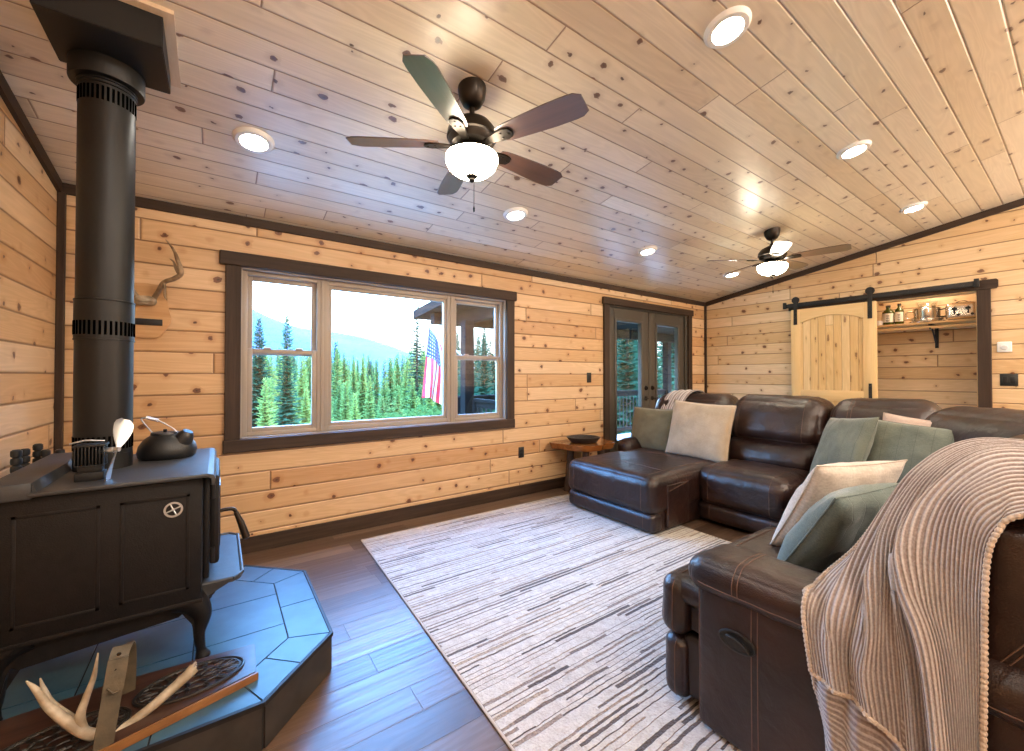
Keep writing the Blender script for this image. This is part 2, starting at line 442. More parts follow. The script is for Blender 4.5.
# ------------------------------------------------------------------ window
W = tag(bpy.data.objects.new('window_1', None), kind='structure'); COL.objects.link(W); W.location = (1.304, YB + .1, WZ0)
bm = BM()   # jamb lining
box(bm, (WX0, YB - .002, WZ0), (WX0 + .012, YB + .12, WZ1)); box(bm, (WX1 - .012, YB - .002, WZ0), (WX1, YB + .12, WZ1))
box(bm, (WX0, YB - .002, WZ1 - .012), (WX1, YB + .12, WZ1)); box(bm, (WX0, YB - .002, WZ0), (WX1, YB + .12, WZ0 + .012)); obj('jamb', bm, m_sash, W)
def ring(bm, x0, x1, z0, z1, t, y0, y1, bev=.004):
    tb = t if not isinstance(t, tuple) else t[1]; t = t if not isinstance(t, tuple) else t[0]
    box(bm, (x0, y0, z0), (x0 + t, y1, z1), bev); box(bm, (x1 - t, y0, z0), (x1, y1, z1), bev)
    box(bm, (x0 + t, y0, z0), (x1 - t, y1, z0 + tb), bev); box(bm, (x0 + t, y0, z1 - t), (x1 - t, y1, z1), bev)
fx = [.144, .690, 1.862, 2.464]; Z0, Z1 = .842, 2.078
for i, nm in enumerate(('side_frame', 'picture_frame', 'side_frame')):
    a, b = fx[i] + (.0 if i == 0 else .008), fx[i + 1] - (.0 if i == 2 else .008)
    bm = BM(); ring(bm, a, b, Z0, Z1, .032 if i != 1 else .04, YB + .045, YB + .115); fr = obj(nm, bm, m_sash, W)
    if i == 1:
        bm = BM(); ring(bm, a + .038, b - .038, Z0 + .038, Z1 - .038, .03, YB + .06, YB + .10); obj('glazing_bead', bm, m_sash, fr)
        bm = BM(); box(bm, (a + .06, YB + .078, Z0 + .06), (b - .06, YB + .082, Z1 - .06)); obj('glass_pane', bm, m_glass, fr, False)
    else:
        for nm2, za, zb, y in (('upper_sash', 1.452, Z1 - .028, YB + .082), ('lower_sash', Z0 + .028, 1.498, YB + .052)):
            bm = BM(); ring(bm, a + .03, b - .03, za, zb, .036, y, y + .03); s = obj(nm2, bm, m_sash, W)
            bm = BM(); box(bm, (a + .06, y + .013, za + .03), (b - .06, y + .017, zb - .03)); obj('glass_pane', bm, m_glass, s, False)
            if nm2 == 'lower_sash':
                for xx in (a + .16, b - .16):
                    bm = BM(); box(bm, (xx - .025, y - .012, zb - .006), (xx + .025, y + .01, zb + .012), .004); obj('sash_lock', bm, m_sash, s)
for i in (1, 2):
    bm = BM(); box(bm, (fx[i] - .012, YB + .038, Z0), (fx[i] + .012, YB + .12, Z1), .004); obj('mullion', bm, m_sash, W)

# ------------------------------------------------------------------ french door
def door_leaf(nm, x0, x1, gx0, gx1, hx, flip):
    D = tag(bpy.data.objects.new(nm, None), kind='structure'); COL.objects.link(D); D.location = ((x0 + x1) / 2, YB + .04, 0)
    bm = BM(); y0, y1 = YB + .02, YB + .065; g0, g1 = .44, 2.01
    box(bm, (x0, y0, .03), (gx0 - .03, y1, 2.18), .003); box(bm, (gx1 + .03, y0, .03), (x1, y1, 2.18), .003)
    box(bm, (gx0 - .03, y0, .03), (gx1 + .03, y1, g0 - .03)); box(bm, (gx0 - .03, y0, g1 + .03), (gx1 + .03, y1, 2.18)); obj('leaf_panel', bm, m_doorleaf, D)
    bm = BM(); ring(bm, gx0 - .034, gx1 + .034, g0 - .034, g1 + .034, .036, y0 - .01, y1 + .01, .006); obj('glazing_bead', bm, m_doorleaf, D)
    bm = BM(); box(bm, (gx0 - .005, y0 + .02, g0 - .005), (gx1 + .005, y0 + .024, g1 + .005)); obj('glass_pane', bm, m_glass, D, False)
    Mr = Matrix.Rotation(PI / 2, 4, 'X')
    bm = BM(); lathe(bm, [(0, .022), (.022, .022), (.03, .012), (.033, 0)], (hx, y0, 1.118), 20, Mr); db = obj('deadbolt', bm, m_bronze, D)
    bm = BM(); box(bm, (hx - .006, y0 - .035, 1.10), (hx + .006, y0 - .02, 1.136), .003); obj('thumb_turn', bm, m_bronze, db)
    bm = BM(); lathe(bm, [(0, .03), (.012, .03), (.014, .014), (.03, .01), (.033, 0)], (hx, y0, .975), 20, Mr)
    s = -1 if flip else 1
    tube(bm, catmull([(hx, y0 - .028, .975), (hx, y0 - .05, .975), (hx + s * .03, y0 - .055, .977), (hx + s * .11, y0 - .05, .972)], 5), [.009] * 16, 8); obj('lever_handle', bm, m_bronze, D)
door_leaf('door_1', 4.082, 4.922, 4.245, 4.754, 4.857, True)
door_leaf('door_2', 4.934, 5.778, 5.105, 5.619, 5.0, False)
bm = BM(); box(bm, (4.064, YB, 0), (4.08, YB + .12, 2.2)); box(bm, (5.78, YB, 0), (5.836, YB + .12, 2.2)); box(bm, (4.08, YB, 2.184), (5.78, YB + .12, 2.204)); box(bm, (4.064, YB - .01, 0), (5.836, YB + .14, .028), .004)
box(bm, (4.922, YB + .015, .03), (4.936, YB + .07, 2.18)); struct('trim_14', bm, m_doorleaf)

# ------------------------------------------------------------------ porch outside
m_porch = wood('dark porch timber', (.004, .0035, .003), (.009, .008, .007), 'x', .9, Specular_IOR_Level=.1)
m_porch_z = wood('dark porch post timber', (.004, .0035, .003), (.009, .008, .007), 'z', .9, Specular_IOR_Level=.1)
m_deck = planks('weathered deck boards', 'y', 'x', .14, 3.6, [(0, (.33, .30, .27)), (1, (.45, .42, .38))], knot=.2, groove=.06, gcol=(.05, .045, .04), rough=.7)
bm = BM(); box(bm, (2.85, YB + .15, -.16), (9.9, 6.35, -.06)); struct('deck', bm, m_deck)
bm = BM(); prism(bm, [(YB + .15, 2.52), (6.75, 2.26), (6.75, 2.40), (YB + .15, 2.66)], 'x', 2.72, 9.9); struct('porch_roof', bm, m_porch)
bm = BM(); box(bm, (2.80, 6.08, 2.12), (9.9, 6.24, 2.30), .01); box(bm, (3.10, YB + .15, 2.10), (3.24, 6.1, 2.30), .01); struct('porch_beam', bm, m_porch)
for px, py in ((2.93, 5.3), (8.93, 6.02), (6.1, 6.02)):
    if px == 6.1: continue
    bm = BM(); box(bm, (px, py, -.1), (px + .15, py + .15, 2.1), .008); struct('porch_post', bm, m_porch_z)
def railing(label, x0, x1, y0, y1):
    L = Vector((x1 - x0, y1 - y0, 0)); T = thing('porch_railing', label, 'railing', (x0, y0, -.06), 'porch railings')
    d = L.normalized(); nrm = Vector((-d.y, d.x, 0)); A = Vector((x0, y0, 0))
    Mt = Matrix(((d.x, nrm.x, 0, x0), (d.y, nrm.y, 0, y0), (0, 0, 1, 0), (0, 0, 0, 1)))
    bm = BM(); box(bm, (0, -.045, .91), (L.length, .045, .955), .006, 2, Mt); box(bm, (0, -.02, .83), (L.length, .02, .91), .004, 2, Mt); obj('top_rail', bm, m_porch, T)
    bm = BM(); box(bm, (0, -.02, .06), (L.length, .02, .14), .004, 2, Mt); obj('bottom_rail', bm, m_porch, T)
    n = int(L.length / .115)
    for i in range(n):
        bm = BM(); t = (i + .5) * L.length / n; tube(bm, [Mt @ Vector((t, 0, .13)), Mt @ Vector((t, 0, .84))], .0095, 6); obj('baluster', bm, m_black, T)
    n = max(1, int(L.length / 2.4))
    for i in range(n + 1):
        t = i * L.length / n; bm = BM(); box(bm, (t - .045, -.045, -.06), (t + .045, .045, .93), .004, 2, Mt); obj('rail_post', bm, m_porch_z, T)
railing('dark porch railing along the far edge, seen through the glass double doors', 3.25, 8.95, 6.10, 6.10)
railing('dark porch railing end behind the narrow right window sash', 3.09, 3.09, 3.80, 5.28)
m_stone = simple('pale garden stone', (.55, .53, .5), .8, 0, 8, .2)

# flag on a slanted staff
g = G('flag cloth'); uvn = g.n('UVMap'); sp = g.n('SeparateXYZ', Vector=uvn.outputs[0]); u_, v_ = sp.outputs[0], sp.outputs[1]
st = g.math('GREATER_THAN', g.math('FRACT', g.math('MULTIPLY', u_, 6.5)), .5)
c = g.mix(st, (.62, .03, .045), (.80, .78, .76))
can = g.math('MULTIPLY', g.math('LESS_THAN', v_, .42), g.math('GREATER_THAN', u_, .462))
su = g.math('SUBTRACT', g.math('FRACT', g.math('MULTIPLY', u_, 16.7)), .5); sv = g.math('SUBTRACT', g.math('FRACT', g.math('MULTIPLY', v_, 19.0)), .5)
star = g.math('LESS_THAN', g.math('ADD', g.math('POWER', su, 2.0), g.math('POWER', g.math('MULTIPLY', sv, 1.0), 2.0)), .05)
c = g.mix(can, c, g.mix(star, (.018, .035, .17), (.8, .8, .8)))
m_flag = g.pbr(c, .8)
FT = thing('flag', 'striped red and white flag with starred blue canton hanging from porch staff', 'flag', (2.55, 5.35, .85))
def flagf(u, v):
    top = Vector((2.36, 5.30, 1.98)).lerp(Vector((2.86, 5.34, 1.62)), 1 - u if False else u)
    bot = Vector((2.30, 5.34, .98)).lerp(Vector((2.72, 5.34, .86)), u)
    p = top.lerp(bot, v); sq = .55 + .45 * math.sin(min(1, v * 1.4) * PI / 2)
    p.x = 2.36 + (p.x - 2.36) * sq - .0
    p.y += .055 * math.sin(u * 15 + v * 2.0) * (.3 + .7 * v); p.z += .03 * math.sin(u * 7) * v
    return p
bm = BM(); grid(bm, lambda u, v: flagf(1 - u, v), 40, 40, True); fo = obj('flag_cloth', bm, m_flag, FT)
sm = fo.modifiers.new('thick', 'SOLIDIFY'); sm.thickness = .003
bm = BM(); tube(bm, [(2.30, 5.30, 2.02), (3.03, 5.35, 1.48)], .014, 8); lathe(bm, [(0, -.02), (.02, -.01), (.024, 0), (.02, .012), (0, .024)], (2.29, 5.30, 2.03), 10); obj('flag_staff', bm, m_white, FT)

# ------------------------------------------------------------------ trees and hills
def leaf_mat(name, a, b):
    g = G(name); oi = g.n('ObjectInfo'); co, x, y, z = g.obco()
    nz = g.n('TexNoise', Vector=co, Scale=1.3, Detail=3.0).outputs[0]
    c = g.mix(g.math('ADD', g.math('MULTIPLY', oi.outputs['Random'], .65), g.math('MULTIPLY', nz, .35)), a, b)
    d = g.n('BsdfDiffuse', Color=c); t = g.n('BsdfTranslucent', Color=c); mx = g.n('MixShader', _0=.35, _1=d.outputs[0], _2=t.outputs[0]); g.t.links.new(mx.outputs[0], g.out.inputs[0]); return g.m
m_needle = leaf_mat('conifer needles', (.055, .115, .036), (.23, .26, .055))
m_needle_d = leaf_mat('dark conifer needles', (.012, .038, .021), (.04, .088, .04))
m_bush = leaf_mat('broad leaves', (.035, .075, .018), (.085, .12, .03))
m_bark = simple('bark', (.07, .05, .04), .9, 0, 6, .3)
def conifer(seed, H=12.0, Rb=1.7, n=420, bare=.04, needle=None):
    rnd = random.Random(seed); needle = needle or m_needle
    T = thing('conifer_tree', None, 'tree', (0, 0, 0), 'conifers in the forest beyond the porch')
    bm = BM(); tube(bm, [(0, 0, 0), (0.03, 0.02, H * .5), (0, 0, H * .985)], [.16, .10, .012], 7); obj('trunk', bm, m_bark, T)
    bm = BM()
    for k in range(n):
        f = (k + rnd.random()) / n; z = H * (bare + (1 - bare) * f); r = Rb * (1 - f) ** .8 * rnd.uniform(.62, 1.12) + .10
        a = k * 2.399 + rnd.uniform(-.4, .4); d = Vector((math.cos(a), math.sin(a), 0)); s = Vector((-d.y, d.x, 0))
        dr = r * rnd.uniform(.22, .42) * (1.0 - .9 * f) - .10 * f
        m = 5; pl = []
        for i in range(m + 1):
            t = i / m; c = d * (r * t) + Vector((0, 0, z - dr * t * t - .02)); wdt = r * .36 * (1 - t) ** .6 * (0.55 + .6 * (i % 2)) + .02
            pl.append((bm.verts.new(c + s * wdt - Vector((0, 0, wdt * .5))), bm.verts.new(c), bm.verts.new(c - s * wdt - Vector((0, 0, wdt * .5)))))
        for p, q in zip(pl, pl[1:]):
            bm.faces.new((p[0], p[1], q[1], q[0])); bm.faces.new((p[1], p[2], q[2], q[1]))
    obj('foliage', bm, needle, T, False); return T
def bushy(seed, n=3200):
    rnd = random.Random(seed); T = thing('leafy_shrub', None, 'shrub', (0, 0, 0), 'leafy shrubs below the porch')
    bm = BM()
    for k in range(6):
        a = rnd.uniform(0, 6.28); tube(bm, [(0, 0, 0), (.4 * math.cos(a), .4 * math.sin(a), 1.2), (.9 * math.cos(a), .9 * math.sin(a), 2.4)], [.06, .04, .01], 5)
    obj('stem', bm, m_bark, T); bm = BM()
    for k in range(n):
        v = Vector((rnd.gauss(0, 1), rnd.gauss(0, 1), rnd.gauss(0, 1))).normalized() * rnd.uniform(.6, 1.0) ** .5
        c = Vector((v.x * 1.3, v.y * 1.3, 1.9 + v.z * 1.25)) + .25 * noise.noise_vector(v * 2.2)
        s = rnd.uniform(.035, .075); d1 = Vector((rnd.gauss(0, 1), rnd.gauss(0, 1), rnd.gauss(0, .6))).normalized(); d2 = d1.orthogonal().normalized()
        bm.faces.new([bm.verts.new(c + d1 * s), bm.verts.new(c + d2 * s * .6), bm.verts.new(c - d1 * s), bm.verts.new(c - d2 * s * .6)])
    obj('foliage', bm, m_bush, T, False); return T
protos = [conifer(1), conifer(2, Rb=1.5, n=430), conifer(3, Rb=2.0, n=440), conifer(4, Rb=1.0, n=150, bare=.35, needle=m_needle_d), conifer(5, Rb=2.0, n=460, needle=m_needle_d), conifer(6, Rb=1.6, n=430, needle=m_needle_d)]
used = [False] * 6
def ground(r): return -9.0 - .02 * r
def place_tree(u, vt, r, k, label):
    d = FW + RT * ((u - 512) / FPX); d.z = 0; d = d.normalized()
    t = r; zt = CAMH - (vt - 375) / FPX * t * (d.dot(FW)); z0 = ground(r); s = (zt - z0) / 12.0
    loc = d * t; loc.z = z0
    P = protos[k]
    if not used[k]: used[k] = True; o = P; o.location = loc; o['label'] = label
    else: o = dup(P, loc, label)
    o.rotation_euler[2] = random.uniform(0, 6.28); w = s * random.uniform(.85, 1.15); o.scale = (w, w, s)
rnd = random.Random(11)
LBL = 'green conifer in the sunlit forest seen through the picture window'
LBD = 'dark green conifer in the dense stand beyond the glass doors'
PLACED = []
def free(u, r, rad):
    d = FW + RT * ((u - 512) / FPX); d.z = 0; d.normalize(); p = d * r
    return all((p - q).length > (rad + b) * .92 for q, b in PLACED)
def note(u, r, rad):
    d = FW + RT * ((u - 512) / FPX); d.z = 0; d.normalize(); PLACED.append((d * r, rad))
RADS = (1.9, 1.65, 2.2, 1.1, 2.2, 1.8)
for u, vt, r, k, l in ((287, 316, 24, 5, 'tall dark conifer rising above the mountain ridge in the narrow left window'), (259, 318, 29, 4, 'broad dark conifer nearest the left edge of the narrow left window'),
                    (417, 300, 30, 3, 'thin half-bare conifer standing against the sky beside the flag'), (336, 342, 34, 5, 'dark slender conifer just right of the window mullion, above its neighbours')): place_tree(u, vt, r, k, l); note(u, r, RADS[k])
def scatter(n, u0, u1, r0, r1, vf, kinds, label, sq=1.0):
    for i in range(n):
        for tr in range(80):
            u = u0 + (u1 - u0) * rnd.random(); r = r0 + (r1 - r0) * rnd.random(); k = rnd.choice(kinds); vt = vf(u); s = (CAMH - (vt - 375) / FPX * r * .93 - ground(r)) / 12
            if free(u, r, RADS[k] * s * sq): place_tree(u, vt, r, k, label); note(u, r, RADS[k] * s * sq); break
scatter(28, 150, 440, 18, 30, lambda u: 374 + 24 * rnd.random(), (0, 1, 2), LBL, .62)
scatter(40, 160, 425, 26, 48, lambda u: 356 - 9 * rnd.random() ** 2 + (5 if 340 < u < 400 else 0), (0, 1, 2, 5, 0, 1), LBL, .6)
scatter(90, 150, 430, 46, 125, lambda u: 356 - 9 * rnd.random() ** 2 + (4 if 340 < u < 400 else 0), (0, 1, 2, 0, 1), LBL, .5)
scatter(12, 426, 496, 18, 46, lambda u: 328 + rnd.uniform(-10, 22), (4, 5, 4), 'dark conifer beyond the porch post, seen in the narrow right window', .6)
scatter(18, 590, 700, 14, 50, lambda u: 312 - 30 * rnd.random(), (4, 4, 5), LBD, .7)
sb = bushy(3); first = True
for i in range(5):
    if i < 9: u, v, r = (432, 408, 436, 422, 416)[i], 402 + 10 * rnd.random(), 10.5 + 3.6 * i
    else: u, v, r = 606 + 80 * rnd.random(), 398 + 25 * rnd.random(), rnd.uniform(11, 15)
    d = FW + RT * ((u - 512) / FPX); d.z = 0; d.normalize(); zt = CAMH - (v - 375) / FPX * r; loc = d * r; loc.z = zt - 3.1 * 1.3
    o = sb if first else dup(sb, loc); first = False; o.location = loc; o.scale = (1.2, 1.2, 1.3); o.rotation_euler[2] = rnd.uniform(0, 6)
    o['label'] = 'pale green leafy shrub below the flag outside the picture window' if i < 9 else 'leafy shrub crowding the far porch railing beyond the glass doors'
    o['group'] = 'shrubs below the flag' if i < 9 else 'shrubs behind the porch railing'
m_grass = simple('forest floor grass', (.09, .16, .05), .9, 0, .4, .3)
bm = BM()
def gf(u, v):
    r = 8 + 260 * v ** 1.5; a = math.radians(-35 + 190 * u); p = Vector((r * math.cos(a), r * math.sin(a), 0)); p.z = ground(r) + .5 * noise.noise(p * .06); return p
grid(bm, gf, 60, 40); tag(obj('forest_ground', bm, m_grass), kind='structure')
m_bounce = simple('pale bounce ground', (.26, .245, .22), .9, 0, 3, .12, .5, 14)
bm = BM(); grid(bm, lambda u, v: Vector((-14 + 40 * u, 5.0 + 14 * v, ground(12) + .45 + .15 * noise.noise(Vector((u * 6, v * 4, 0))))), 40, 20); tag(obj('bounce_ground', bm, m_bounce), kind='structure')  # unseen pale ground, added to bounce daylight up through the window
m_hill = simple('hazy blue mountain', (.032, .066, .105), 1.0, 0, .01, .15)  # distance haze painted into the ridge's blue base colour
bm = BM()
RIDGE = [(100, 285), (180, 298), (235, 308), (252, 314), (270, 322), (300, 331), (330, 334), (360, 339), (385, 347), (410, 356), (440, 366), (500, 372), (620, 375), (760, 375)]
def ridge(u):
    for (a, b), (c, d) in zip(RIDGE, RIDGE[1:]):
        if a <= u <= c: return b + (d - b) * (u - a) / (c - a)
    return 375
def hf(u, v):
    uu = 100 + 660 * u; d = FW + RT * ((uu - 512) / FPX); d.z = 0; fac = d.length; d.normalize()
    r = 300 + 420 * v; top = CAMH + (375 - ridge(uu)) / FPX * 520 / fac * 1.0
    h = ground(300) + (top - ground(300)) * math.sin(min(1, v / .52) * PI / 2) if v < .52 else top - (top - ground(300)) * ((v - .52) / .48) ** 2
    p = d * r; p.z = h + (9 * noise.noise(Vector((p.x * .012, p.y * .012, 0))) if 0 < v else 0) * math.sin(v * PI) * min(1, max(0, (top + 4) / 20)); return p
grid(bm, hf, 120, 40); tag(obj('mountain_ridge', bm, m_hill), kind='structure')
# ------------------------------------------------------------------ lights in the ceiling
WARM = (1.0, .80, .55)
NRM = Vector((0, K, 1)).normalized()            # ceiling plane's normal
MC = Vector((0, 1, -K)).normalized()
CEILM = Matrix(((1, 0, 0), (0, MC.y, NRM.y), (0, MC.z, NRM.z))).to_4x4()
m_lens = emit('lit lamp lens', (1.0, .92, .80), CAN_E)
CANS = [(.154, 2.70, 'round recessed light nearest the stovepipe, in the row by the window wall'), (1.96, 2.71, 'round recessed light just beyond the nearer fan, by the window wall'),
        (3.67, 2.71, 'round recessed light above the wall between window and glass doors'), (5.415, 2.71, 'farthest recessed light of the window-side row, beneath the far fan blades'),
        (1.91, .97, 'large round recessed light nearest the camera, at the top of the photo'), (3.68, .98, 'middle recessed light of the row nearer the ridge'), (5.41, .99, 'recessed light nearest the right wall, beyond the other fan')]
def can(x, y, label):
    z = cz(y); T = thing('recessed_light', label, 'ceiling light', (x, y, z), 'recessed ceiling lights')
    bm = BM(); lathe(bm, [(.064, -.006), (.068, -.020), (.088, -.019), (.100, -.006), (.102, .004), (.064, .004)], (x, y, z), 40, CEILM, cap=False); obj('trim_ring', bm, m_white, T)
    bm = BM(); lathe(bm, [(0, -.0135), (.04, -.0125), (.0655, -.009), (.0655, .0), (0, .0)], (x, y, z), 40, CEILM); obj('lens', bm, m_lens, T)
    return T
for c in CANS: can(*c)
# ceiling lamps without fixtures, added over the unseen half to brighten the room
def rear_lamp(x, y):
    d = bpy.data.lights.new('added_ceiling_lamp', 'SPOT'); d.energy = REAR_E; d.color = (1.0, .93, .84); d.spot_size = 2.6; d.spot_blend = .6; d.shadow_soft_size = .08
    o = bpy.data.objects.new('added_ceiling_lamp', d); COL.objects.link(o); o.location = (x, y, cz(y) - .03)
for x in (.15, 1.95, 3.67, 5.41):
    rear_lamp(x, -.85); rear_lamp(x, -2.5)
# unseen fill lamps added behind the camera to lift the ceiling and walls
for x, y, z, k in ((-.38, -1.9, 2.0, .6), (6.05, -1.9, 2.0, 1.8), (1.2, -1.9, 3.22, 1.2), (3.0, -1.9, 3.22, 1.2), (4.6, -1.9, 3.22, 1.2)):
    d = bpy.data.lights.new('added_fill_lamp', 'POINT'); d.energy = FILL_E * k; d.color = (1.0, .93, .83); d.shadow_soft_size = .14
    o = bpy.data.objects.new('added_fill_lamp', d); COL.objects.link(o); o.location = (x, y, z)
rear_lamp(.15, .97)

# ------------------------------------------------------------------ ceiling fans
m_blade = wood('walnut fan blade', (.040, .017, .011), (.115, .050, .032), 'x', .30, .6, Coat_Weight=1.0, Coat_Roughness=.34, Coat_IOR=2.0)
m_bowl = None
def bowl_mat():
    g = G('lit frosted glass bowl'); e = g.n('Emission', Color=(1.0, .86, .64), Strength=BOWL_E)
    g.t.links.new(e.outputs[0], g.out.inputs[0]); return g.m
m_bowl = bowl_mat()
def fan(cx, cy, zb, a0, label):
    zc = cz(cy); T = thing('ceiling_fan', label, 'ceiling fan', (cx, cy, zc), 'ceiling fans'); o = (cx, cy, 0)
    bm = BM(); lathe(bm, [(.0, zc + .02), (.072, zc + .02), (.072, zc - .012), (.066, zc - .05), (.048, zc - .085), (.03, zc - .098), (0, zc - .10)], o, 32); obj('canopy', bm, m_bronze, T)
    bm = BM(); lathe(bm, [(.0, zc - .09), (.013, zc - .09), (.013, zb + .12), (0, zb + .12)], o, 16); lathe(bm, [(0, zb + .155), (.02, zb + .155), (.026, zb + .13), (0, zb + .13)], o, 16); obj('downrod', bm, m_bronze, T)
    bm = BM(); lathe(bm, [(0, zb + .135), (.045, zb + .13), (.095, zb + .105), (.122, zb + .07), (.128, zb + .035), (.120, zb + .03), (.118, zb + .018), (.105, zb - .002), (.07, zb - .012), (.055, zb - .03), (0, zb - .03)], o, 40); mh = obj('motor_housing', bm, m_bronze, T)
    bm = BM(); lathe(bm, [(.0, zb - .028), (.075, zb - .028), (.09, zb - .036), (.11, zb - .046), (.108, zb - .055), (0, zb - .055)], o, 40); obj('light_fitter', bm, m_bronze, T)
    bm = BM(); lathe(bm, [(.112, zb - .052), (.131, zb - .062), (.132, zb - .085), (.118, zb - .118), (.09, zb - .142), (.05, zb - .157), (0, zb - .162)], o, 40, cap=False); obj('glass_bowl', bm, m_bowl, T)
    bm = BM(); lathe(bm, [(0, zb - .155), (.03, zb - .158), (.026, zb - .166), (.014, zb - .172), (.016, zb - .18), (.008, zb - .19), (0, zb - .192)], o, 20); obj('finial', bm, m_bronze, T)
    bm = BM(); tube(bm, [(cx + .012, cy, zb - .18), (cx + .012, cy, zb - .31)], .0014, 5); lathe(bm, [(0, -.03), (.004, -.028), (.005, -.01), (.002, 0), (0, 0)], (cx + .012, cy, zb - .31), 8); obj('pull_chain', bm, m_bronze, T)
    for k in range(5):
        a = math.radians(a0 + 72 * k); Mb = Matrix.Translation((cx, cy, zb)) @ Matrix.Rotation(a, 4, 'Z')
        Mp = Mb @ Matrix.Rotation(math.radians(-12), 4, 'X')
        bm = BM(); n = 14; R0, R1 = .165, .615; top, bot = [], []
        pr_ = []
        for i in range(n + 1):
            t = i / n; x = R0 + (R1 - R0) * t; wd = .048 + .020 * min(1, t * 1.6) ** .8
            if t > .9: wd *= math.sqrt(max(0.0, 1 - ((t - .9) / .1) ** 2 * .55))
            if t < .08: wd *= .86 + .14 * t / .08
            pr_.append((x, wd))
        loop = [(x, w_) for x, w_ in pr_] + [(x, -w_) for x, w_ in reversed(pr_)]
        vs_ = prism(bm, loop, 'z', -.003, .003)
        bmesh.ops.bevel(bm, geom=[e for e in bm.edges if abs(e.verts[0].co.z - e.verts[1].co.z) < 1e-6], offset=.0018, segments=2, affect='EDGES')
        me_o = obj('blade', bm, m_blade, T); me_o.matrix_parent_inverse = Matrix.Identity(4); ML = Matrix.Translation((-cx, -cy, -zc)) @ Mp; me_o.matrix_local = ML
        bm = BM(); vs_ = prism(bm, [(.085, .018), (.13, .022), (.165, .030), (.205, .036), (.235, .026), (.245, .0), (.235, -.026), (.205, -.036), (.165, -.030), (.13, -.022), (.085, -.018)], 'z', -.012, -.0035)
        for v in bm.verts:
            if v.co.x < .12: v.co.z -= .004
        bmesh.ops.bevel(bm, geom=list(bm.edges), offset=.0025, segments=2, affect='EDGES')
        for (sx, sy) in ((.185, .014), (.185, -.014), (.222, 0)): lathe(bm, [(0, -.016), (.005, -.015), (.006, -.011), (0, -.010)], (sx, sy, 0), 8)
        br = obj('blade_bracket', bm, m_bronze, T); br.matrix_parent_inverse = Matrix.Identity(4); br.matrix_local = ML
fan(1.046, 1.825, 2.47, 4, 'bronze five-blade ceiling fan with lit bowl, nearer the woodstove')
fan(4.529, 1.865, 2.462, -5, 'bronze five-blade ceiling fan with lit bowl, farther off above the sofa')

# ------------------------------------------------------------------ hearth
def tile_mat():
    g = G('slate hearth tile'); co, x, y, z = g.obco()
    n = g.n('TexNoise', Vector=co, Scale=9.0, Detail=4.0).outputs[0]
    c = g.mix(g.smooth(n, .3, .7), (.022, .066, .104), (.037, .096, .137))
    return g.pbr(c, .42, normal=g.bump(n, .1, .004), Specular_IOR_Level=.6)
m_tile = tile_mat(); m_grout = simple('dark grout', (.012, .011, .011), .8)
m_tile_side = simple('brown slate edge tile', (.026, .021, .018), .5, 0, 12, .3)
HX, HY0, HY1, CH = .41, 1.685, 2.93, .275
HT = .168
H = thing('hearth_pad', 'raised slate-tiled hearth with clipped corners under the black woodstove', 'hearth', (-.2, 2.3, 0))
out = [(XL + .02, HY0), (HX - CH, HY0), (HX, HY0 + CH), (HX, HY1 - CH), (HX - CH, HY1), (XL + .02, HY1)]
bm = BM(); prism(bm, [(x, y) for x, y in out], 'z', 0.001, HT - .004); obj('base', bm, m_grout, H)
def inset(poly, d):
    n = len(poly); res = []
    for i in range(n):
        p0, p1, p2 = Vector(poly[i - 1]), Vector(poly[i]), Vector(poly[(i + 1) % n])
        e1 = (p1 - p0).normalized(); e2 = (p2 - p1).normalized(); n1 = Vector((-e1.y, e1.x)); n2 = Vector((-e2.y, e2.x))
        bs = (n1 + n2); bs = bs / bs.dot(n1) if bs.length > 1e-6 else n1
        q = p1 + bs * d; res.append((q.x, q.y))
    return res
def tile(bm, poly, z0, z1, gap=.003):
    q = inset(poly, gap)
    vs_ = prism(bm, q, 'z', z0, z1)
inn = inset(out, .155)
bm = BM()
# border ring tiles, two or more to a side, mitred at the corners
for i in range(5):
    a, b, c, d = Vector(out[i]), Vector(out[i + 1]), Vector(inn[i + 1]), Vector(inn[i])
    n = max(2, round((b - a).length / .30)) if i != 1 and i != 3 else 2
    for k in range(n):
        t0, t1 = k / n, (k + 1) / n
        tile(bm, [a.lerp(b, t0), a.lerp(b, t1), d.lerp(c, t1), d.lerp(c, t0)], HT - .006, HT)
# field tiles clipped to the inner octagon
def clip(poly, inner):
    res = [Vector(p) for p in poly]
    for i in range(len(inner)):
        a, b = Vector(inner[i]), Vector(inner[(i + 1) % len(inner)]); e = b - a; nn = Vector((-e.y, e.x)); o2 = []
        for j in range(len(res)):
            p, q = res[j], res[(j + 1) % len(res)]; dp, dq = (p - a).dot(nn), (q - a).dot(nn)
            if dp >= 0: o2.append(p)
            if dp * dq < -1e-12: o2.append(p.lerp(q, dp / (dp - dq)))
        res = o2
        if len(res) < 3: return []
    return res
xs = [.255 - .33 * i for i in range(5)]; ys = [HY0 + .155 + .312 * j for j in range(4)]
for i in range(4):
    for j in range(3):
        p = clip([(xs[i + 1], ys[j]), (xs[i], ys[j]), (xs[i], ys[j + 1]), (xs[i + 1], ys[j + 1])], inn)
        pp = []
        for v in p:
            if not pp or (v - pp[-1]).length > .02: pp.append(v)
        if len(pp) >= 3 and (pp[0] - pp[-1]).length < .02: pp.pop()
        if len(pp) >= 3: tile(bm, pp, HT - .006, HT)
obj('top_tiles', bm, m_tile, H, False)
bm = BM()
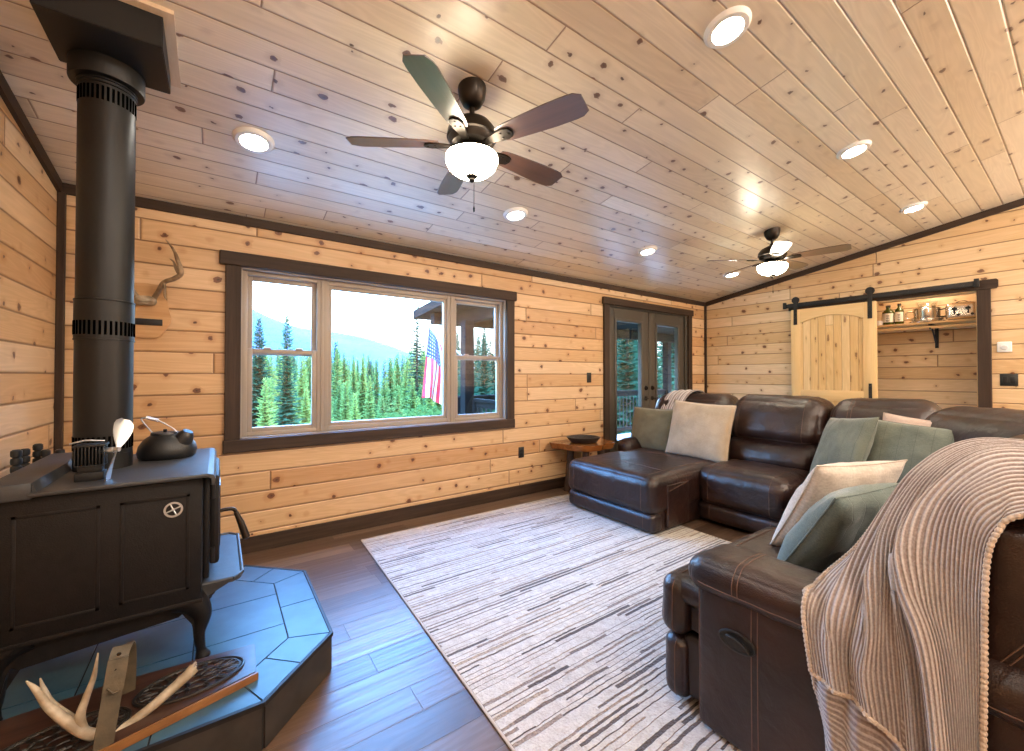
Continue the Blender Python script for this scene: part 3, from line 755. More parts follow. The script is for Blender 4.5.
for i in range(5):
    a, b = Vector(out[i]), Vector(out[i + 1]); L = (b - a).length; n = max(1, round(L / .33)); d = (b - a).normalized(); nn = Vector((d.y, -d.x))
    for k in range(n):
        p, q = a + d * (L * k / n + .003), a + d * (L * (k + 1) / n - .003)
        prism(bm, [p, q, q + nn * .008, p + nn * .008], 'z', .004, HT - .018)
obj('side_tiles', bm, m_tile_side, H, False)
bm = BM()
rim = inset(out, -.012)
for i in range(5):
    prism(bm, [out[i], rim[i], rim[i + 1], out[i + 1]], 'z', HT - .016, HT + .001)
obj('edge_trim', bm, m_black, H, False)

# ------------------------------------------------------------------ wood stove
m_stove_daylit = simple('daylit grey stove paint', (.032, .032, .034), .5, 0, 30, .15, .15, 200)  # greyer copy of the stove paint, lightened to show the daylight sheen
S = thing('wood_stove', 'black cast-iron woodstove on the tiled hearth', 'stove', (-.31, 2.35, HT))
SX0, SX1, SY0, SY1, SZ0, SZ1 = -.60, -.045, 2.04, 2.66, .415, .90
bm = BM(); box(bm, (SX0, SY0, SZ0), (SX1, SY1, SZ1), .012)
prism(bm, [(-.57, .40), (-.17, .40), (-.10, .36), (-.12, .345), (-.54, .31), (-.575, .34)][::-1], 'y', SY0 + .06, SY1 - .06)
obj('firebox', bm, m_stove, S)
bm = BM()   # the two raised panel mouldings of the side and the corner bead
for x0, x1 in ((-.545, -.335), (-.285, -.085)):
    for lo, hi in (((x0, .47), (x0 + .012, .84)), ((x1 - .012, .47), (x1, .84)), ((x0, .47), (x1, .482)), ((x0, .828), (x1, .84))):
        box(bm, (lo[0], SY0 - .0016, lo[1]), (hi[0], SY0 + .004, hi[1]), .0015)
box(bm, (SX0, SY0 - .002, SZ0 - .006), (SX1 + .002, SY1 + .002, SZ0 + .010), .003)
obj('side_moulding', bm, m_stove, S)
bm = BM(); box(bm, (-.50, 1.995, .902), (-.025, 2.70, .918), .006)
prism(bm, [(-.03, .918), (-.012, .912), (-.004, .895), (-.006, .872), (-.016, .872), (-.018, .90), (-.03, .902)], 'y', 1.995, 2.70); obj('top_plate', bm, m_stove_daylit, S)
bm = BM(); box(bm, (-.605, 2.0, .895), (-.49, 2.695, .950), .007); prism(bm, [(-.49, .95), (-.49, .918), (-.478, .918)], 'y', 2.0, 2.69); obj('raised_rear_top', bm, m_stove_daylit, S)
bm = BM(); box(bm, (SX1, 2.09, .475), (SX1 + .022, 2.61, .885), .008); box(bm, (SX1 + .02, 2.12, .515), (SX1 + .055, 2.58, .885), .014)
for zz in (.56, .82): lathe(bm, [(0, -.03), (.01, -.03), (.01, .03), (0, .03)], (SX1 + .03, 2.115, zz), 12)
dr = obj('door', bm, m_stove, S)
bm = BM(); box(bm, (SX1 + .05, 2.17, .57), (SX1 + .058, 2.53, .83), .004); obj('door_glass', bm, simple('dark stove glass', (.01, .01, .011), .08), dr)
bm = BM(); tube(bm, catmull([(SX1 + .04, 2.14, .725), (SX1 + .075, 2.14, .73), (SX1 + .105, 2.14, .725), (SX1 + .118, 2.138, .695)], 6), .0075, 10)
tube(bm, [(SX1 + .112, 2.138, .712), (SX1 + .13, 2.136, .665), (SX1 + .15, 2.132, .60), (SX1 + .152, 2.132, .594)], [.009, .013, .0155, .008], 12); obj('door_handle', bm, m_bronze, dr)
bm = BM()   # ash lip
prism(bm, [(SX1, 2.055), (.055, 2.055), (.083, 2.075), (.092, 2.11), (.092, 2.59), (.083, 2.625), (.055, 2.645), (SX1, 2.645)], 'z', .452, .468)
bmesh.ops.bevel(bm, geom=list(bm.edges), offset=.003, segments=2, affect='EDGES')
for a, b in (((SX1, 2.057), (.055, 2.057)), ((.055, 2.057), (.088, 2.10)), ((.09, 2.10), (.09, 2.60)), ((.088, 2.60), (.055, 2.643)), ((.055, 2.643), (SX1, 2.643))): tube(bm, [(*a, .468), (*b, .468)], .007, 8)
prism(bm, [(SX1, .452), (.06, .452), (SX1, .40)], 'y', 2.08, 2.62)
obj('ash_lip', bm, m_stove_daylit, S)
bm = BM(); tube(bm, catmull([(-.03, 2.20, .415), (-.012, 2.20, .40), (-.008, 2.20, .375), (-.02, 2.20, .36)], 4), .008, 8); obj('draft_knob', bm, m_black, S)
def stove_leg(x, y, dx, dy):
    bm = BM(); d = Vector((dx, dy, 0)).normalized()
    P = [(x - d.x * .075, y - d.y * .03, .425), (x - d.x * .03, y - d.y * .012, .405), (x + d.x * .004, y, .345), (x - d.x * .004, y, .27), (x + d.x * .002, y, .205), (x + d.x * .008, y + d.y * .004, .178), (x + d.x * .010, y + d.y * .004, .169)]
    R = [.05, .05, .034, .020, .016, .026, .025]
    C = catmull(P, 6); RR = []
    for i in range(len(C)):
        t = i / 6; k = min(int(t), len(R) - 2); RR.append(R[k] + (R[k + 1] - R[k]) * (t - k))
    tube(bm, C, RR, 12)
    s = 1 if dx > 0 else -1
    vs_ = prism(bm, [(x - s * .125, .425), (x + s * .012, .425), (x + s * .018, .36), (x + s * .006, .28), (x - s * .016, .26), (x - s * .028, .32), (x - s * .06, .372), (x - s * .11, .395)], 'y', y - .016, y + .016)
    return obj('leg', bm, m_stove, S, angle=50)
stove_leg(-.05, 2.085, 1, -.25); stove_leg(-.05, 2.615, 1, .25); stove_leg(-.585, 2.085, -1, -.25); stove_leg(-.585, 2.615, -1, .25)
bm = BM(); Mx = Matrix.Rotation(PI / 2, 4, 'X')
lathe(bm, [(.029, 0), (.029, .004), (.0225, .004), (.0225, 0)], (-.135, SY0, .787), 28, Mx, cap=False)
for a in range(4):
    t = a * PI / 2 + .4; tube(bm, [(-.135, SY0 - .003, .787), (-.135 + .023 * math.cos(t), SY0 - .003, .787 + .023 * math.sin(t))], .0026, 6)
lathe(bm, [(0, .005), (.005, .004), (.005, 0)], (-.135, SY0, .787), 12, Mx); obj('badge', bm, m_silver, S)

# ------------------------------------------------------------------ stovepipe
PX, PY = -.385, 2.385
SP = thing('stovepipe', 'matte black stovepipe rising from the woodstove to a ceiling support box', 'stovepipe', (PX, PY, .918))
m_void = simple('black slot', (.0008, .0008, .0008), .9, 0, Specular_IOR_Level=.0)
def pipe_section(z0, z1, r, slots_at=None, nm='pipe_section'):
    bm = BM(); lathe(bm, [(r, z0), (r, z1)], (PX, PY, 0), 56, cap=False); lathe(bm, [(r, z1), (r - .012, z1), (r - .012, z1 - .02)], (PX, PY, 0), 56, cap=False)
    o = obj(nm, bm, m_pipe, SP, True, angle=60)
    if slots_at:
        bm = BM()
        for k in range(36):
            t = 2 * PI * k / 36; Mk = Matrix.Translation((PX, PY, slots_at)) @ Matrix.Rotation(t, 4, 'Z'); box(bm, (r - .004, -.0038, -.028), (r + .0016, .0038, .028), .0, 1, Mk)
        obj('vent_slots', bm, m_void, o, False)
    return o
pipe_section(.918, .978, .0905, None, 'flue_collar'); pipe_section(.965, 1.50, .0895, 1.025); pipe_section(1.44, 1.60, .092, 1.49); pipe_section(1.58, 2.50, .0885, 2.435)
for zz in (1.60, 1.44, 2.475, 2.49):
    bm = BM(); lathe(bm, [(.0885, zz), (.0935, zz + .002), (.0935, zz + .006), (.0885, zz + .008)], (PX, PY, 0), 56, cap=False); obj('seam_ring', bm, m_pipe, SP)
bm = BM(); lathe(bm, [(.086, 2.50), (.116, 2.50), (.118, 2.505), (.118, 2.60), (.10, 2.60)], (PX, PY, 0), 56, cap=False); obj('ceiling_collar', bm, m_pipe, SP, True, angle=50)
BX0, BX1, BY0, BY1, BZ = -.535, -.185, 2.095, 2.425, 2.575
bm = BM(); prism(bm, [(BY0, BZ), (BY1, BZ), (BY1, cz(BY1) + .05), (BY0, cz(BY0) + .05)], 'x', BX0, BX1)
bmesh.ops.bevel(bm, geom=list(bm.edges), offset=.003, segments=2, affect='EDGES'); obj('support_box', bm, m_pipe, SP)
m_paleboard = wood('pale pine frame', (.60, .45, .30), (.70, .56, .40), 'y', .5)
bm = BM()
for a, b, c, d in ((BX0 - .03, BX0, BY0 - .03, BY1 + .03), (BX1, BX1 + .035, BY0 - .03, BY1 + .03), (BX0, BX1, BY0 - .03, BY0), (BX0, BX1, BY1, BY1 + .03)):
    prism(bm, [(c, cz(c) - .016), (d, cz(d) - .016), (d, cz(d) + .002), (c, cz(c) + .002)], 'x', a, b)
obj('ceiling_frame', bm, m_paleboard, SP, False)

# ------------------------------------------------------------------ kettle and stove fan
KX, KY, KZ = -.188, 2.50, .918
m_iron = simple('cast iron enamel', (.006, .0055, .006), .42, 0, 60, .2, .15, 200)
KT = thing('kettle', 'black cast-iron kettle with coiled wire handle on the woodstove', 'kettle', (KX, KY, KZ))
bm = BM(); Msc = Matrix.Diagonal((1.08, .92, 1, 1))
lathe(bm, [(0, 0), (.088, 0), (.098, .008), (.102, .03), (.097, .058), (.080, .088), (.058, .106), (.044, .112)], (KX, KY, KZ), 40, Msc); kb = obj('body', bm, m_iron, KT)
bm = BM(); d = Vector((.86, -.5, 0)).normalized()
C = catmull([Vector((KX, KY, KZ)) + d * .035 + Vector((0, 0, .050)), Vector((KX, KY, KZ)) + d * .062 + Vector((0, 0, .075)), Vector((KX, KY, KZ)) + d * .080 + Vector((0, 0, .105)), Vector((KX, KY, KZ)) + d * .088 + Vector((0, 0, .120))], 5)
tube(bm, C, [.058 - .038 * (i / (len(C) - 1)) ** .8 for i in range(len(C))], 20); obj('spout', bm, m_iron, KT)
bm = BM(); lathe(bm, [(0, .118), (.05, .118), (.052, .113), (.052, .107), (.044, .106)], (KX - .01, KY, KZ), 32); lathe(bm, [(0, .132), (.007, .131), (.007, .12), (.004, .116)], (KX - .01, KY, KZ), 12); obj('lid', bm, m_iron, KT)
bm = BM(); e = Vector((.9, -.43, 0)).normalized(); B = Vector((KX - .01, KY, KZ))
H1 = catmull([B + e * .05 + Vector((0, 0, .112)), B + e * .03 + Vector((0, 0, .135)), B - e * .03 + Vector((0, 0, .172)), B - e * .068 + Vector((0, 0, .185)), B - e * .095 + Vector((0, 0, .182)), B - e * .09 + Vector((0, 0, .165)), B - e * .05 + Vector((0, 0, .112))], 8)
tube(bm, H1, .0032, 8); obj('wire_handle', bm, m_silver, KT)
bm = BM(); cp = []
for i in range(160):
    t = i / 159; c = (B - e * .03 + Vector((0, 0, .172))).lerp(B - e * .075 + Vector((0, 0, .186)), t); a = t * 2 * PI * 14; cp.append(c + Vector((0, 0, .006 * math.cos(a))) + Vector((-e.y, e.x, 0)) * .006 * math.sin(a))
tube(bm, cp, .0019, 5); obj('handle_coil', bm, m_silver, KT)

FX, FY, FZ = -.375, 2.13, .918
SF = thing('stove_fan', 'small black heat-powered fan with silver blades on the woodstove', 'fan', (FX, FY, FZ))
bm = BM(); box(bm, (FX - .04, FY - .03, FZ), (FX + .038, FY + .03, FZ + .03), .003); box(bm, (FX - .034, FY - .022, FZ + .03), (FX + .032, FY + .022, FZ + .05), .003); box(bm, (FX - .04, FY - .03, FZ + .05), (FX + .038, FY + .03, FZ + .056), .002); bs_ = obj('base', bm, m_black, SF)
bm = BM()
for i in range(9):
    x = FX - .04 + .0092 * i; box(bm, (x, FY - .032, FZ + .056), (x + .0035, FY + .032, FZ + .128), .0008)
box(bm, (FX - .043, FY - .006, FZ + .056), (FX + .041, FY + .006, FZ + .125), .002); box(bm, (FX - .044, FY - .034, FZ + .122), (FX + .042, FY + .034, FZ + .13), .002); obj('cooling_fins', bm, m_black, SF)
bm = BM(); tube(bm, catmull([(FX - .05, FY - .036, FZ + .138), (FX - .01, FY - .036, FZ + .147), (FX + .04, FY - .034, FZ + .142)], 6), .003, 6)
tube(bm, [(FX + .02, FY, FZ + .10), (FX + .06, FY - .012, FZ + .104)], .011, 12); obj('motor', bm, m_silver, SF)
bm = BM(); hc = Vector((FX + .066, FY - .014, FZ + .105)); FAN_A = 118; ax = Vector((.88, -.47, .05)).normalized(); a1 = ax.cross(Vector((0, 0, 1))).normalized(); a2 = ax.cross(a1)
tube(bm, [hc - ax * .01, hc + ax * .012], .009, 12)
for k in range(2):
    t = math.radians(FAN_A + 180 * k); r1 = math.cos(t) * a1 - math.sin(t) * a2; s1 = ax.cross(r1)
    rows = []
    for i in range(10):
        f = i / 9; rr = .008 + .110 * f; wd = .006 + .026 * math.sin(min(1, f * 1.05) * PI * .62) * (1 if f < .8 else math.sqrt(max(0, 1 - ((f - .8) / .2) ** 2 * .9)))
        tw = -math.radians(38 - 16 * f); sd = s1 * math.cos(tw) + ax * math.sin(tw)
        rows.append([(hc + r1 * rr + sd * (wd * q + .008 * f) + ax * .006 * (q * q)) for q in (-1, -.5, 0, .5, 1)])
    off = ax * .0012
    A = [[bm.verts.new(p) for p in r] for r in rows]; Bv = [[bm.verts.new(p + off) for p in r] for r in rows]
    for i in range(9):
        for j in range(4):
            bm.faces.new((A[i][j], A[i + 1][j], A[i + 1][j + 1], A[i][j + 1])); bm.faces.new((Bv[i][j], Bv[i][j + 1], Bv[i + 1][j + 1], Bv[i + 1][j]))
    ed = [(i, 0) for i in range(10)] + [(9, j) for j in range(1, 5)] + [(i, 4) for i in range(8, -1, -1)] + [(0, j) for j in range(3, 0, -1)]
    for (i, j), (p, q) in zip(ed, ed[1:] + ed[:1]): bm.faces.new((A[i][j], A[p][q], Bv[p][q], Bv[i][j]))
obj('fan_blades', bm, m_silver, SF)

# ------------------------------------------------------------------ hearth tools standing behind the stove
def hearth_tool(x, y, top, label):
    T = thing('hearth_tool', label, 'hearth tool', (x, y, HT), 'black handles behind the woodstove')
    bm = BM(); lathe(bm, [(0, HT), (.02, HT), (.02, HT + .01), (.006, HT + .02), (.006, top - .13), (0, top - .13)], (x, y, 0), 14); obj('rod', bm, m_black, T)
    bm = BM(); pr_ = [(0, top - .135)]; n = 4
    for i in range(n):
        z = top - .13 + i * .0325; pr_ += [(.011, z), (.0165, z + .004), (.0175, z + .016), (.0165, z + .027), (.011, z + .031)]
    pr_ += [(.012, top - .001), (0, top)]; lathe(bm, pr_, (x, y, 0), 18); obj('handle', bm, m_blackp, T)
TOOLS = [(16.5, 449.5, 'black ribbed tool handle behind the stove, farthest to the left'), (25, 448.5, 'black ribbed tool handle second from the left behind the stove'),
         (38, 443.5, 'tallest black ribbed tool handle behind the stove'), (45.5, 449.5, 'black ribbed tool handle fourth from the left behind the stove'), (60, 449, 'short black tool handle behind the stove, nearest the stovepipe')]
for (u, v, lb), x in zip(TOOLS, (-.675, -.72, -.69, -.66, -.625)):
    d = FW + RT * ((u - 512) / FPX) + UP * ((375 - FPX * math.tan(PITCH) - v) / FPX); t = x / d.x; hearth_tool(x, d.y * t, CAMH + d.z * t, lb)

# ------------------------------------------------------------------ plank with trivets, antler and strap at the hearth's front
m_slab = wood('oiled reddish plank', (.020, .009, .0065), (.062, .028, .018), 'x', .33, .8)
m_slab_edge = wood('amber live edge', (.16, .062, .018), (.28, .12, .035), 'x', .35, .8)
BZ0, BZ1 = .172, .199
bm = BM(); top = [(-.72, 2.02), (-.30, 2.045), (.132, 2.01), (.125, 1.815), (-.25, 1.712), (-.72, 1.63)]
prism(bm, top, 'z', BZ0, BZ1); bmesh.ops.bevel(bm, geom=list(bm.edges), offset=.004, segments=2, affect='EDGES')
bd = obj('wooden_plank', bm, m_slab, None, base=(-.25, 1.85, BZ0)); tag(bd, 'reddish polished plank with amber edge lying along the front of the hearth', 'plank')
bm = BM(); prism(bm, [(.127, 1.815), (-.25, 1.711), (-.72, 1.629), (-.72, 1.622), (-.25, 1.703), (.130, 1.809)], 'z', BZ0 - .002, BZ1 - .002); e_ = obj('live_edge', bm, m_slab_edge, None)
e_.parent = bd; e_.matrix_parent_inverse = Matrix.Translation((.25, -1.85, -BZ0)); e_['label'] = 'amber coloured front edge'
m_trivet = simple('dark cast iron', (.030, .026, .024), .35, .6)
def trivet(cx, cy, rot, label):
    bm = BM(); Mt = Matrix.Translation((cx, cy, BZ1 + .004)) @ Matrix.Rotation(rot, 4, 'Z'); a, b = .155, .088
    ell = lambda s, n=48: [Mt @ Vector((a * s * math.cos(2 * PI * i / n), b * s * math.sin(2 * PI * i / n), 0)) for i in range(n)]
    tube(bm, ell(1), .005, 8, closed=True); tube(bm, ell(.93), .003, 6, closed=True)
    for n_, s_, ra, rb in ((13, .74, .034, .0205), (7, .39, .031, .018), (1, 0, .030, .017)):
        for k in range(n_):
            t = 2 * PI * (k + .5 * (n_ == 7)) / n_; c = Vector((a * s_ * math.cos(t), b * s_ * math.sin(t), 0))
            tube(bm, [Mt @ (c + Vector((ra * math.cos(q_), rb * math.sin(q_), 0))) for q_ in [2 * PI * i / 16 for i in range(16)]], .0026, 6, closed=True)
            if n_ > 1: tube(bm, [Mt @ c, Mt @ (c * ((s_ + .17) / s_))], .0024, 6)
    tag(obj('trivet', bm, m_trivet, None, base=(cx, cy, BZ1)), label, 'trivet', 'cast-iron trivets')
def ray_at(u, v, z=None, y=None, x=None):
    d = FW + RT * ((u - 512) / FPX) + UP * ((375 - FPX * math.tan(PITCH) - v) / FPX)
    t = (z - CAMH) / d.z if z is not None else (y / d.y if y is not None else x / d.x)
    return Vector((d.x * t, d.y * t, CAMH + d.z * t))
p = ray_at(192, 681, z=BZ1); trivet(p.x, p.y, .06, 'oval cast-iron trivet on the right end of the plank, under the antler base')
p = ray_at(60, 742, z=BZ1); trivet(p.x, p.y, .10, 'oval cast-iron trivet on the near end of the plank, below the antler tines')
m_antler = None
def antler_mat(name, a, b):
    g = G(name); co, x, y, z = g.obco(); n = g.n('TexNoise', Vector=co, Scale=22.0, Detail=4.0).outputs[0]
    return g.pbr(g.mix(g.smooth(n, .3, .7), a, b), .5, normal=g.bump(n, .3, .004))
m_antler = antler_mat('bone antler', (.25, .185, .115), (.47, .39, .285)); m_antler_d = antler_mat('weathered antler', (.16, .10, .055), (.34, .24, .14))
def horn(bm, pts, rads, n=7):
    C = catmull(pts, n); m = len(rads) - 1; R = []
    for i in range(len(C)):
        t = i / n; k = min(int(t), m - 1); R.append(rads[k] + (rads[k + 1] - rads[k]) * (t - k))
    tube(bm, C, R, 12)
bm = BM(); q = lambda u, v, y: ray_at(u, v, y=y)
horn(bm, [q(194, 668, 1.86), q(182, 680, 1.84), q(150, 708, 1.80), q(120, 730, 1.775), q(95, 735, 1.765), q(75, 727, 1.77), q(50, 708, 1.79), q(36, 690, 1.81), q(26, 681, 1.82)], [.0185, .0165, .0145, .0145, .0155, .0145, .0115, .008, .002])
horn(bm, [q(84, 730, 1.767), q(70, 718, 1.80), q(52, 704, 1.84), q(44, 690, 1.865), q(40, 678, 1.87)], [.010, .0115, .0095, .007, .002])
horn(bm, [q(85, 734, 1.767), q(80, 718, 1.775), q(86, 698, 1.79), q(94, 676, 1.80), q(98, 653, 1.80)], [.013, .0125, .0095, .0072, .002])
for k in range(14):
    t = 2 * PI * k / 14; c = q(194, 668, 1.86); lathe(bm, [(0, -.005), (.005, 0), (0, .005)], c + Vector((.004 * math.cos(t), .016 * math.cos(t), .016 * math.sin(t))), 8)
tag(obj('antler', bm, m_antler, None, base=(-.15, 1.80, BZ1)), 'shed deer antler lying across the plank on the hearth', 'antler')
m_strap = simple('worn tan leather strap', (.070, .052, .029), .6, 0, 25, .2, .3, 90)
bm = BM()
def ribbon(bm, pts, wv, th=.005, n=8):
    C = catmull(pts, n); A = []
    for i, p in enumerate(C):
        t = (C[min(i + 1, len(C) - 1)] - C[max(i - 1, 0)]).normalized(); w = Vector(wv); w = (w - t * w.dot(t)).normalized() * Vector(wv).length / 2; nn = t.cross(w).normalized() * th / 2
        A.append([bm.verts.new(p + w + nn), bm.verts.new(p - w + nn), bm.verts.new(p - w - nn), bm.verts.new(p + w - nn)])
    for a, b in zip(A, A[1:]):
        for k in range(4): bm.faces.new((a[k], a[(k + 1) % 4], b[(k + 1) % 4], b[k]))
    bm.faces.new(A[0][::-1]); bm.faces.new(A[-1])
ribbon(bm, [q(101, 762, 1.705), q(105, 735, 1.715), q(111, 700, 1.735), q(117, 665, 1.755), q(121, 650, 1.775), q(125, 645, 1.80), q(127, 652, 1.83), q(127, 672, 1.85), q(126, 693, 1.86)], (.044, .012, 0))
sb_ = obj('leather_strap', bm, m_strap, None, base=(-.22, 1.80, BZ1)); tag(sb_, 'tan riveted leather strap looped upright over the antler and plank', 'strap')
bm = BM(); ribbon(bm, [q(112.5, 692, 1.730), q(115, 678, 1.738), q(118.5, 658, 1.752)], (.046, .012, 0), .009); tube(bm, [q(107, 689, 1.72), q(113, 693.5, 1.722), q(119, 691, 1.725)], .0022, 6)
st_ = obj('folded_tab', bm, m_strap, None); st_.parent = sb_; st_.matrix_parent_inverse = Matrix.Translation((.22, -1.80, -BZ1))
bm = BM()
for (u, v) in ((119, 654), (115, 670)): lathe(bm, [(0, .004), (.005, .002), (.006, 0)], q(u, v, 1.742), 10, Matrix.Rotation(PI / 2, 4, 'X'))
rv = obj('rivets', bm, m_bronze, None); rv.parent = sb_; rv.matrix_parent_inverse = Matrix.Translation((.22, -1.80, -BZ1))

# ------------------------------------------------------------------ antler plaque on the window wall
m_plaque = wood('pine plaque', (.42, .22, .085), (.55, .33, .15), 'x', .5)
AX = -.385
AP = thing('antler_mount', 'deer antlers with skull cap on a wooden plaque hanging beside the stovepipe', 'antler mount', (AX, YB, 1.65))
bm = BM(); sh = [(-.10, 1.54), (.05, 1.54), (.075, 1.555), (.10, 1.60), (.122, 1.64), (.128, 1.68), (.115, 1.735), (.10, 1.79), (.105, 1.85), (.085, 1.89), (0, 1.90), (-.085, 1.89), (-.105, 1.85), (-.10, 1.79), (-.115, 1.735), (-.128, 1.68), (-.122, 1.64), (-.10, 1.60), (-.075, 1.555), (-.05, 1.54)][1:]
sh = [(AX + x, z) for x, z in sh]; prism(bm, sh, 'y', YB - .025, YB - .001); bmesh.ops.bevel(bm, geom=list(bm.edges), offset=.005, segments=2, affect='EDGES'); obj('plaque', bm, m_plaque, AP)
bm = BM(); box(bm, (AX - .083, YB - .031, 1.625), (AX + .083, YB - .023, 1.667), .003); obj('name_plate', bm, m_black, AP)
bm = BM(); pf = Puff((AX - .055, YB - .085, 1.762), (AX + .055, YB - .02, 1.80), .017, (0, .01, .012)); pf.add(bm, 5); obj('skull_cap', bm, m_antler, AP)
for s in (1, -1):
    bm = BM(); P = lambda dx, dy, z: Vector((AX + s * dx, YB - dy, z))
    horn(bm, [P(.035, .055, 1.785), P(.065, .075, 1.845), P(.095, .11, 1.90), P(.15, .15, 1.925), P(.185, .17, 1.965), P(.165, .165, 2.05), P(.150, .14, 2.10), P(.125, .11, 2.15), P(.10, .09, 2.185)], [.016, .014, .014, .015, .015, .012, .009, .006, .002])
    horn(bm, [P(.175, .165, 1.955), P(.155, .15, 2.00), P(.145, .14, 2.035), P(.125, .13, 2.055)], [.011, .009, .006, .002]); horn(bm, [P(.178, .165, 1.96), P(.18, .175, 2.00), P(.178, .18, 2.03)], [.009, .006, .002])
    horn(bm, [P(.095, .11, 1.90), P(.10, .12, 1.86), P(.10, .115, 1.81), P(.112, .11, 1.785)], [.010, .008, .006, .002])
    obj('antler', bm, m_antler_d, AP)
# ------------------------------------------------------------------ rug
def rug_mat():
    g = G('striped shag rug'); co, x, y, z = g.obco()
    nw = g.n('TexNoise', Vector=co, Scale=5.0, Detail=2.0).outputs[0]; nf = g.n('TexNoise', Vector=co, Scale=120.0, Detail=2.0).outputs[0]; nm = g.n('TexNoise', Vector=co, Scale=28.0, Detail=2.0).outputs[0]
    a = g.math('DIVIDE', g.math('ADD', y, g.math('ADD', g.math('MULTIPLY', g.math('SUBTRACT', nw, .5), .012), g.math('MULTIPLY', g.math('SUBTRACT', nm, .5), .008))), .0262)
    row = g.math('FLOOR', a); fa = g.math('FRACT', a)
    r1 = g.n('TexWhiteNoise', {'noise_dimensions': '1D'}, W=row).outputs[0]
    b = g.math('ADD', g.math('DIVIDE', x, g.math('ADD', .22, g.math('MULTIPLY', r1, .5))), g.math('MULTIPLY', r1, 57.0)); cl = g.math('FLOOR', b)
    rc = g.n('TexWhiteNoise', {'noise_dimensions': '2D'}, Vector=g.xyz(row, cl, 0.0)); sc = g.n('SeparateXYZ', Vector=rc.outputs[1])
    wd = g.math('ADD', .10, g.math('MULTIPLY', g.math('POWER', sc.outputs[1], 2.2), .62))
    on = g.math('LESS_THAN', sc.outputs[0], .86)
    line = g.math('MULTIPLY', g.math('SUBTRACT', 1.0, g.smooth(fa, g.math('SUBTRACT', wd, .06), g.math('ADD', wd, .06))), on)
    edge = g.math('MULTIPLY', g.smooth(fa, 0.0, .06), line)
    lc = g.ramp(sc.outputs[2], [(0, (.05, .033, .027)), (.3, (.13, .09, .07)), (.6, (.25, .18, .14)), (1, (.40, .30, .20))])
    lc = g.mix(g.math('MULTIPLY', g.math('SUBTRACT', 1.0, g.smooth(nf, .35, .55)), .55), lc, (.06, .045, .038))
    cream = g.ramp(g.math('ADD', g.math('MULTIPLY', nm, .6), g.math('MULTIPLY', nf, .4)), [(.3, (.41, .355, .30)), (.7, (.60, .55, .485))])
    c = g.mix(edge, cream, lc)
    hgt = g.math('ADD', g.math('MULTIPLY', g.math('SUBTRACT', 1.0, edge), 1.0), g.math('ADD', g.math('MULTIPLY', nf, .55), g.math('MULTIPLY', nm, .8)))
    return g.pbr(c, .95, normal=g.bump(hgt, .8, .012), Sheen_Weight=.25)
m_rug = rug_mat()
RC = [Vector((.924, 3.334, 0)), Vector((3.26, 3.32, 0)), Vector((3.21, .2, 0)), Vector((.80, .2, 0))]
bm = BM(); vs_ = prism(bm, [(p.x, p.y) for p in RC], 'z', .001, .012); bmesh.ops.bevel(bm, geom=[e for e in bm.edges if all(v.co.z > .01 for v in e.verts)], offset=.005, segments=3, affect='EDGES')
rg = obj('rug', bm, m_rug, None, base=(2.0, 1.8, 0)); tag(rg, 'large cream and brown striped rug on the plank floor in front of the sofa', 'rug')
bm = BM()
for a, b in zip(RC, RC[1:] + RC[:1]): tube(bm, [a + Vector((0, 0, .008)), b + Vector((0, 0, .007))], .0055, 8)
bd_ = obj('binding', bm, simple('beige rug binding', (.50, .42, .34), .9), None); bd_.parent = rg; bd_.matrix_parent_inverse = Matrix.Translation((-2.0, -1.8, 0))

# ------------------------------------------------------------------ sectional sofa
SG = 'sections of the leather sectional'
def lean_x(k, z0):
    def w(p):
        q = p.copy(); q.x += k * max(0, p.z - z0); return q
    return w
def lean_y(k, z0):
    def w(p):
        q = p.copy(); q.y -= k * max(0, p.z - z0); return q
    return w
LX, LY = lean_x(.30, .45), lean_y(.30, .45)
def part(nm, T, puffs, mat=None, n=9, seams=(), parent=None):
    bm = BM()
    for p in puffs: p.add(bm, n)
    o = obj(nm, bm, mat or m_leather, parent or T, True, angle=70)
    if seams:
        bm = BM()
        for pf, path, *r in seams: pf.seam(bm, path, *(r or []))
        obj('stitching', bm, m_stitch, o)
    return o
def ring_u(f, a0=-1, a1=1):
    """front-over-top seam of a seat that faces -x, at width f (in the cube's y)"""
    return [(-1, f, -1), (-1, f, 1), (1, f, 1)]
# --- chaise
T = thing('sofa_section', 'brown leather chaise end of the sectional, nearest the glass doors', 'sofa', (3.5, 2.5, .012), SG)
part('base', T, [Puff((2.86, 2.05, .014), (4.35, 3.01, .24), .03)])
lw = Puff((2.815, 2.035, .03), (2.96, 3.02, .185), .045, (.008, 0, 0), .003); part('lower_band', T, [lw], None, 8, [(lw, [(-1, .80, -1), (-1, .80, 1)]), (lw, [(-1, -.80, -1), (-1, -.80, 1)])])
ct = Puff((2.80, 2.03, .165), (4.10, 3.025, .475), .075, (.015, .004, .022), .007, 5)
part('seat', T, [ct], None, 16, [(ct, ring_u(.78)), (ct, ring_u(-.78)), (ct, [(-.55, -.78, 1), (-.55, .78, 1)]), (ct, [(.35, -1, 1), (.35, 1, 1)]), (ct, [(.40, -1, 1), (.40, 1, 1)])])
sp_ = Puff((2.99, 2.022, .05), (3.30, 2.05, .40), .01, (0, .004, 0)); part('side_panel', T, [sp_], None, 5, [(sp_, [(1, -1, -1), (1, -1, 1), (-1, -1, .7)])])
lb = Puff((3.99, 2.18, .42), (4.36, 3.0, .73), .10, (.03, 0, .02), .006, 6, warp=LX); hd = Puff((4.02, 2.15, .66), (4.42, 3.03, 1.075), .13, (.05, .01, .02), .010, 6, warp=LX, seed=2)
